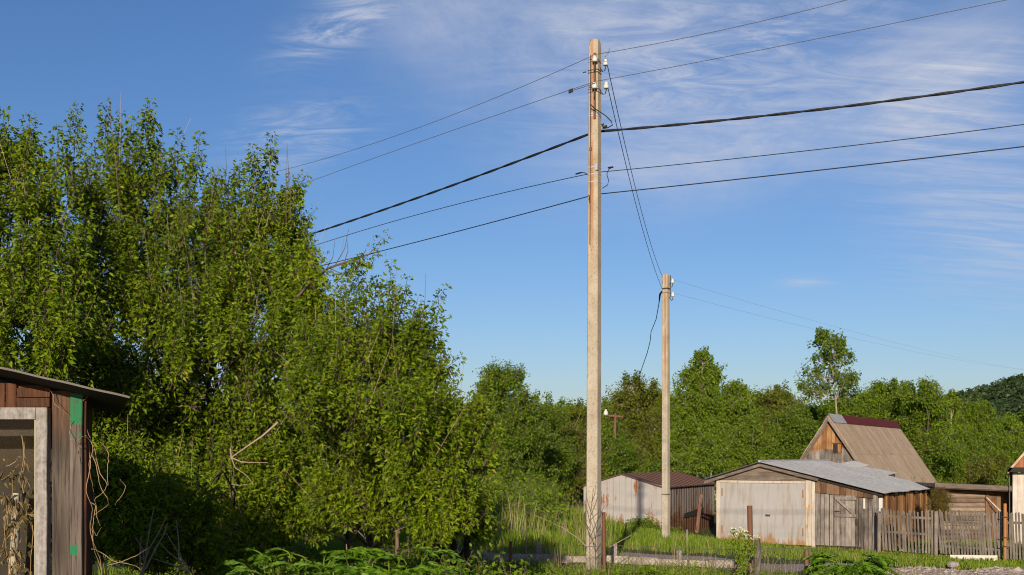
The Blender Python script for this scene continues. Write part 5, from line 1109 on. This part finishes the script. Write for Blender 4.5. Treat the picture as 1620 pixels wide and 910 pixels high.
# light green bushes at the foot of the metal garage
for px, py, Y, r, lab in ((1005, 846, 40.5, 26, 'dark green nettle bush against the stained front of the metal garage'), (1030, 852, 40, 22, 'leafy weed clump between the metal garage and the farther pole'), (988, 850, 39, 20, 'low nettle clump at the left foot of the metal garage front'), (1070, 853, 42, 14, 'small weed clump right of the farther pole foot'), (1018, 838, 41, 16, 'taller weed bush under the rust streaks of the metal garage')):
    c = at(px, py, Y); k = r/F*Y
    grow_tree('weed_bush', lab, 'weed', np.array([c[0], Y, g1(c[0], Y)]), [(c, (k*1.2, k, k*.8)), (c + [k*.7, 0, -k*.2], (k*.8, k*.8, k*.6)), (c + [-k*.7, 0, -k*.2], (k*.8, k*.8, k*.6))], M['leaf_birch'], M['twig'], 'weeds at the foot of the metal garage', branches=12, per_branch=9, shoot=.25, nodes=5, leaf=.09, pet=.06, per=2, trunk_r=.02, twig=(.006, .003), width=.5)

# --- grass
def blades(C, x, y, h, w, slot=0, lean=.35):
    n = len(x); z = ground(x, y) - .02; P = np.stack([x, y, z], 1); a = rng.uniform(0, 6.28, n); d = np.stack([np.cos(a), np.sin(a), np.zeros(n)], 1)
    s = np.stack([-np.sin(a), np.cos(a), np.zeros(n)], 1); ln = rng.uniform(.1, 1.0, n)[:, None]*lean; h = h[:, None]; w = w[:, None]
    s = np.where(rng.random((n, 1)) < .7, np.stack([np.ones(n), rng.normal(size=n)*.3, np.zeros(n)], 1), s)
    m = P + UP*h*.55 + d*h*ln*.35; t_ = P + UP*h*(1 - ln*.4) + d*h*ln
    v = np.stack([P - s*w/2, P + s*w/2, m + s*w*.4, m - s*w*.4, t_], 1).reshape(-1, 3); i = np.arange(n)[:, None]*5
    C.add(v, np.concatenate([i + [0, 1, 2], i + [0, 2, 3], i + [3, 2, 4]]), slot)
C = Geo()
def field(n, x0, x1, y0, y1, h0, h1, w=.012, keep=None, slot=0, lean=.35):
    x = rng.uniform(x0, x1, n); y = rng.uniform(y0, y1, n)
    lo, hi = road_edges(x); ok = ~((y > lo+.05) & (y < hi-.1+.12*np.sin(x*5)) & (x > 1.6 + .5*np.sin(y)))
    if keep is not None: ok &= keep(x, y)
    x, y = x[ok], y[ok]; cl_ = .6 + .4*np.sin(x*1.7 + np.sin(y*1.1)*2)*np.sin(y*1.3 + x*.5)
    blades(C, x, y, rng.uniform(h0, h1, len(x))*(.6 + .6*cl_), np.full(len(x), w)*(y/20 if w > .01 else 1)*rng.uniform(.7, 1.3, len(x)), slot, lean)
inG = lambda x, y: ~((np.abs((x-8.9)*.824 - (y-42.0)*.567) < 3.4) & ((x-8.9)*.567 + (y-42.0)*.824 > -3.0)) 
field(46000, 1, 17, 23.2, 38, .06, .17, .014, inG)
field(16000, 0.5, 9, 30, 41, .08, .24, .014, inG)
field(22000, -5, 4.5, 18, 36, .1, .32, .014); field(9000, -5, -1, 16, 18, .1, .3, .014)
field(7000, -1, 9, 15.2, 17.6, .03, .11, .012)
field(9000, -6, 7, 5.5, 15.2, .08, .3, .01); field(9000, -1.9, 4.6, 12.6, 15.6, .1, .27, .011); field(2500, -2.2, .6, 12.6, 15.2, .25, .42, .012)
field(5000, 12, 20, 34, 44, .06, .2, .014, inG)
field(16000, -8, 3, 28, 46, .25, .7, .018)
tag(C.build('grass', [M['grass']]), 'rough green grass around the garages, fences and poles', 'grass', None, 'stuff')
C = Geo(); field(900, -3, 2.4, 24, 42, .4, 1.0, .009, None, 0, .35); field(700, 1, 14, 26, 38, .08, .25, .012, inG, 0, .5); field(420, -4, 6, 13, 17.5, .3, .8, .006, None, 0, .4); field(700, -3, 6, 13, 17, .1, .35, .008, None, 0, .8)
tag(C.build('dry_grass', [M['dry']]), 'straw coloured dead grass stalks standing in the green verge', 'grass', None, 'stuff')

# --- weeds along the bottom, leafy clumps
C = Geo(); A = []; Dd = []
for x0, x1, Y0, Y1, top, n in ((-4.5, 6.8, 11.5, 14.6, .5, 2600), (-3.0, .9, 14.6, 17.2, .5, 900), (1.2, 4.4, 12.5, 14.4, .35, 700), (-1.9, .3, 7.4, 9.0, 1.0, 1100)):
    x = rng.uniform(x0, x1, n); y = rng.uniform(Y0, Y1, n); hh = top*(.55 + .45*np.sin(x*2.3 + y)*np.sin(x*.9 - y*1.3)); lim = EYE + (HZ - np.interp(810 + F*x/y, [300, 450, 640, 760, 900, 1000, 1100, 1200, 1400, 1620], [880, 862, 868, 882, 890, 896, 900, 904, 908, 910]) - rng.uniform(0, 14, n))/F*y
    z = np.minimum(rng.uniform(.05, 1, n)*np.maximum(hh, .1), lim - .25 + .22*np.sin(x*3.7 + y*2)*np.sin(x*1.9)*(x < -.4)); ok = (z > .0) & (rng.random(n) < np.where(x > -.6, .45, .8))
    A.append(np.stack([x, y, z], 1)[ok]); Dd.append((rng.normal(size=(n, 3))*.4 + [0, -.1, .7])[ok])
A = np.concatenate(A); Dd = np.concatenate(Dd)
shoots(C, A, Dd, .2*rng.uniform(.6, 1.3, len(A)), 5, .05, .06, .45, 2, .2, (.004, .002), droop=.4)
tag(C.build('weeds', [M['leaf_weed'], M['twig']]), 'tangled green weeds along the foot of the wire mesh', 'weeds', None, 'stuff')

def big_leaf(C, foot, d, L, W, n=8):
    """a lobed, toothed leaf: pairs of pointed leaflets along an arching midrib"""
    d = unit(d); side = unit(np.cross(d, UP)); t_ = np.linspace(0, 1, 9)[:, None]; rib = foot + d*L*t_ + UP*L*(.28*t_ - .55*t_**2)
    C.tube(rib, np.linspace(.006, .002, 9), 3, 1, cap=False)
    P, D, S = [], [], []
    for k in range(1, n+1):
        f = .25 + .7*k/n; p = foot + d*L*f + UP*L*(.28*f - .55*f*f)
        for sg in (-1, 1):
            dirn = unit(d*.75 + side*sg*(1.1 - .5*f) + UP*(.1 - .5*f))
            for q in range(3):
                P.append(p + dirn*W*.22*q); D.append(unit(dirn + d*.35*(q == 1) + side*sg*.25*(q == 2) + rng.normal(size=3)*.12)); S.append(W*(1.15 - .55*abs(f-.5))*rng.uniform(.7, 1))
    P.append(rib[-1]); D.append(unit(d - UP*.5)); S.append(W*.8)
    S = np.array(S); add_leaves(C, np.array(P), np.array(D), S, S*.34, 0, fold=.16, droop=.2, upbias=1.4)
def hogweed(label, x, y, h, n, L, W, group=None, name='hogweed', mat='leaf_lush'):
    base = np.array([x, y, g1(x, y)]); root = thing(name, label, 'plant', base, group); C = Geo()
    for k in range(n):
        a = 2.4*k + random.uniform(-.4, .4); d = np.array([math.cos(a), math.sin(a), .25]); hh = h*random.uniform(.45, 1.0)
        st = base + np.array([math.cos(a), math.sin(a), 0])*.06; tp2 = base + np.array([math.cos(a)*h*.35, math.sin(a)*h*.35, hh]); C.tube(bend(st, tp2, 4, .06, .01), np.linspace(.012, .006, 5), 5, 1, cap=False)
        big_leaf(C, tp2, d, L*random.uniform(.75, 1.15), W*random.uniform(.8, 1.15))
    C.build('leaves', [M[mat], M['leaf_weed']], root); return root
HW_ = [(430, 902, 10.0, 'leftmost'), (462, 880, 10.6, ''), (500, 874, 11.0, ''), (540, 872, 11.4, ''), (590, 868, 11.2, ''), (625, 878, 10.8, ''), (660, 890, 11.0, ''), (480, 905, 9.4, ''), (560, 896, 9.8, ''), (610, 905, 9.4, ''), (520, 905, 9.2, '')]
for k, (px, py, Y, _) in enumerate(HW_):
    Y *= .82; c = at(px, py, Y); hogweed('lush broad jagged-leaved weed in the thick patch below the thicket', c[0], Y, c[2] + .02, 20, .27, .08, 'jagged-leaved weeds below the thicket')
for px, py, Y, lab in ((1345, 878, 13.6, 'bright green jagged-leaved bush at the bottom beside the gravel, around a rusty stub'),):
    for k, (dx, dy) in enumerate(((0, 0),)):
        c = at(px+dx, py+dy, Y); hogweed(lab, c[0], Y, c[2]+.08, 60, .3, .085)
for px, py, Y, lab in ((1020, 896, 13.8, 'pale green arching leaf rosette right of the tall pole foot'), (1230, 908, 13.4, 'small bright green rosette right of the thick rusty post'), (775, 902, 13.0, 'green leafy weed under the rail below the dead stalks')):
    c = at(px, py, Y); hogweed(lab, c[0], Y, max(.12, c[2]), 14, .24, .07, None, 'leafy_weed', 'leaf_weed')
# tall single leaf spike in the patch
# white flowering plant beside the thick rusty post
base = at(1172, 925, 13.7); fl = thing('flowering_plant', 'tall white flowered umbel plant beside the thick rusty post', 'plant', (base[0], 13.7, 0))
T = Geo(); Fg = Geo(); Lf = Geo()
stems_ = [[(1173, 925), (1172, 880), (1170, 848), (1168, 840)], [(1172, 880), (1166, 862), (1163, 850), (1158, 842)], [(1172, 878), (1177, 860), (1182, 848)], [(1173, 905), (1182, 890), (1188, 876), (1192, 862), (1195, 852)], [(1172, 895), (1176, 885), (1179, 880)]]
for p in stems_: T.tube([at(x, y, 13.7 + random.uniform(-.04, .04)) for x, y in p], np.linspace(.006, .003, len(p)), 5)
for px, py, r in ((1168, 838, 7), (1158, 843, 6), (1178, 843, 6), (1165, 848, 5), (1195, 851, 6), (1182, 849, 5), (1173, 840, 5), (1160, 838, 4)):
    c = at(px, py, 13.7); n = 26; d = ball(n, .8); rr = r/F*13.7; A = c + d*[rr, rr, rr*.5]; add_leaves(Fg, A, unit(d + rng.normal(size=d.shape)*.4), rng.uniform(.008, .018, n), rng.uniform(.008, .014, n), fold=.1)
    n = 16; A = c + ball(n)*rr*1.2 - UP*rr; add_leaves(Lf, A, unit(rng.normal(size=(n, 3)) - UP*.5), rng.uniform(.03, .06, n), rng.uniform(.012, .025, n))
for px, py in ((1172, 870), (1180, 882), (1168, 885), (1190, 870), (1176, 895), (1162, 862), (1184, 862), (1170, 905), (1188, 895)):
    c = at(px, py, 13.7); n = 26; A = c + rng.normal(size=(n, 3))*.03; add_leaves(Lf, A, unit(rng.normal(size=(n, 3)) - UP*.3), rng.uniform(.03, .075, n), rng.uniform(.012, .03, n))
T.build('stem', M['leaf_weed'], fl, True); Fg.build('blossom', plain('white_petals', (.6, .62, .42), .6), fl); Lf.build('leaves', M['leaf_weed'], fl)

# dry stalks
def stalk(label, paths, Y, r, name='dry_stalk', mat='dead_twig', group='dry stalks in the verge'):
    g = Geo()
    for p in paths: g.tube(np.array([at(x, y, Y + random.uniform(-.03, .03)) for x, y in p]), np.linspace(r, r*.5, len(p)), 5)
    return tag(g.build(name, M[mat], smooth=True), label, 'stalk', group)
M['dark_stalk'] = plain('dark_stalk', (.1, .07, .05), .9)
st = [[(934, 915), (933, 860), (934, 820), (937, 790), (939, 772)], [(933, 850), (927, 825), (914, 800), (905, 785)], [(934, 850), (942, 830), (950, 815), (956, 800)], [(934, 830), (929, 808), (924, 792)], [(935, 815), (943, 795), (946, 783), (945, 778)], [(935, 810), (930, 795), (927, 780)], [(933, 862), (942, 848), (952, 838)], [(936, 795), (941, 782), (942, 768)], [(934, 840), (925, 825), (918, 815)], [(935, 822), (945, 812), (953, 808)]]
stalk('tall dark branching dead weed stalk in front of the tall pole foot', st, 14.7, .006, mat='dark_stalk')
stalk('long pale bent stalk slanting across the rail left of the pole', [[(727, 842), (740, 862), (755, 882), (770, 905)]], 14.4, .009)
stalk('two pale stalks crossing near the left rusty fence post', [[(700, 905), (705, 880), (725, 835)], [(688, 885), (690, 860), (694, 845)]], 14.4, .006)
stalk('tall thin upright pale stalk standing left of the short rail post', [[(800, 912), (797, 870), (790, 830), (785, 800)]], 14.5, .005)
stalk('thin upright stalk behind the rail near its left rusty post', [[(832, 905), (833, 860), (834, 810), (835, 790)]], 18, .006)
stalk('slanting pale stalk right of the tall pole pointing up to the garage', [[(964, 866), (980, 857), (998, 847)]], 15.6, .008)
stalk('curving pale stalk arching from the grass toward the pole foot', [[(928, 865), (912, 850), (890, 835), (862, 822), (845, 815)]], 15.8, .007)
stalk('cluster of thin straw stems in the verge left of the metal garage', [[(810, 840), (806, 800), (803, 780)], [(818, 842), (820, 800), (823, 778)], [(826, 840), (830, 805), (828, 785)], [(840, 845), (846, 810), (850, 792)]], 22, .007)
stalk('fan of curved brown stems before the dark gap in the thicket', [[(584, 868), (582, 840), (584, 825), (578, 808)], [(583, 868), (588, 845), (592, 828), (602, 818)], [(582, 868), (576, 850), (566, 840), (552, 840)], [(586, 868), (600, 855), (620, 842), (632, 832)], [(580, 860), (576, 842), (573, 832)], [(552, 840), (560, 828), (575, 820), (590, 817)], [(548, 870), (548, 840), (550, 820)], [(548, 840), (543, 828), (534, 815)]], 12.4, .005)
stalk('bundle of brown woody stems slanting up beside the shed shadow', [[(222, 912), (235, 870), (250, 845), (262, 820)], [(226, 912), (231, 870), (238, 830), (243, 805)], [(230, 900), (245, 870), (258, 848), (265, 828)], [(221, 905), (222, 870), (223, 848)], [(228, 890), (226, 870), (214, 850)]], 8.2, .007)
stalk('pale grey forked stems lying in the shade right of the brown stems', [[(302, 912), (285, 888), (268, 875), (254, 860)], [(283, 893), (283, 860), (279, 824)], [(300, 905), (285, 880), (262, 842)], [(298, 905), (270, 892), (242, 884)]], 8.4, .006)
# pale fluffy dead weed heads by the dark gap
C = Geo(); A = np.concatenate([at(px, py, 12.5) + rng.normal(size=(60, 3))*.035 for px, py in ((600, 815), (612, 808), (622, 802), (618, 815))]); add_leaves(C, A, unit(rng.normal(size=A.shape)), rng.uniform(.015, .05, len(A)), rng.uniform(.006, .02, len(A)))
tag(C.build('dead_weed', M['vine_leaf']), 'pale shrivelled weed heads before the dark gap in the thicket', 'weed', None, 'stuff')
# gravel bank at the right edge
C = Geo(); n = 5200; x = rng.uniform(5.2, 13.5, n); y = 17.4 + rng.normal(size=n)*.45 - .03*(x-5); z = ground(x, y) + .0 + .2*np.exp(-((y-17.4)/.5)**2)*(.6 + .4*np.sin(x*3.1)*np.sin(x*1.3+1)) - .02
sz = rng.uniform(.012, .04, n)*np.where(rng.random(n) < .03, 2.2, 1); V = np.array([[1,0,0],[-1,0,0],[0,1,0],[0,-1,0],[0,0,.7],[0,0,-.7]], float); fcs = np.array([[0,2,4],[2,1,4],[1,3,4],[3,0,4],[2,0,5],[1,2,5],[3,1,5],[0,3,5]])
vv = (np.stack([x, y, z], 1)[:, None] + V[None]*sz[:, None, None]*rng.uniform(.6, 1.3, (n, 6, 3))).reshape(-1, 3); C.add(vv, (np.arange(n)[:, None, None]*6 + fcs[None]).reshape(-1, 3))
def stone_mat():
    m, t, b = newmat('gravel_stone'); r_ = t.new('ShaderNodeNewGeometry').outputs['Random Per Island']; t.link(t.ramp(r_, [(0, (.14, .11, .095)), (.6, (.28, .23, .2)), (1, (.42, .36, .32))]), b.inputs['Base Color']); b.inputs['Roughness'].default_value = .95; return m
M['stone'] = stone_mat()
tag(C.build('gravel_stones', M['stone']), 'loose brown gravel banked along the near edge of the track', 'gravel', None, 'stuff')
xs = np.arange(4.8, 14, .15); ys = np.arange(16.2, 18.7, .12)
bank_f = lambda X, Y: ground(X, Y) - .03 + (.2*np.exp(-((Y-17.4+.03*(X-5))/.55)**2))*(.6 + .4*np.sin(X*3.1)*np.sin(X*1.3+1))*np.clip((X-5)/.8, 0, 1)
structure('gravel_bank', sheet(xs, ys, bank_f), M['gravel'], True)
g = Geo(); c = at(1508, 888, 23.5); g.lathe(c - UP*.12, [(.0, 0), (.11, 0), (.13, .05), (.1, .1), (.05, .12), (0, .12)], 8); tag(g.build('stone', M['stone'] if False else plain('grey_stone', (.26, .23, .21), .9, 0, .35, 9)), 'grey stone lying on the grass verge before the picket fence', 'stone')
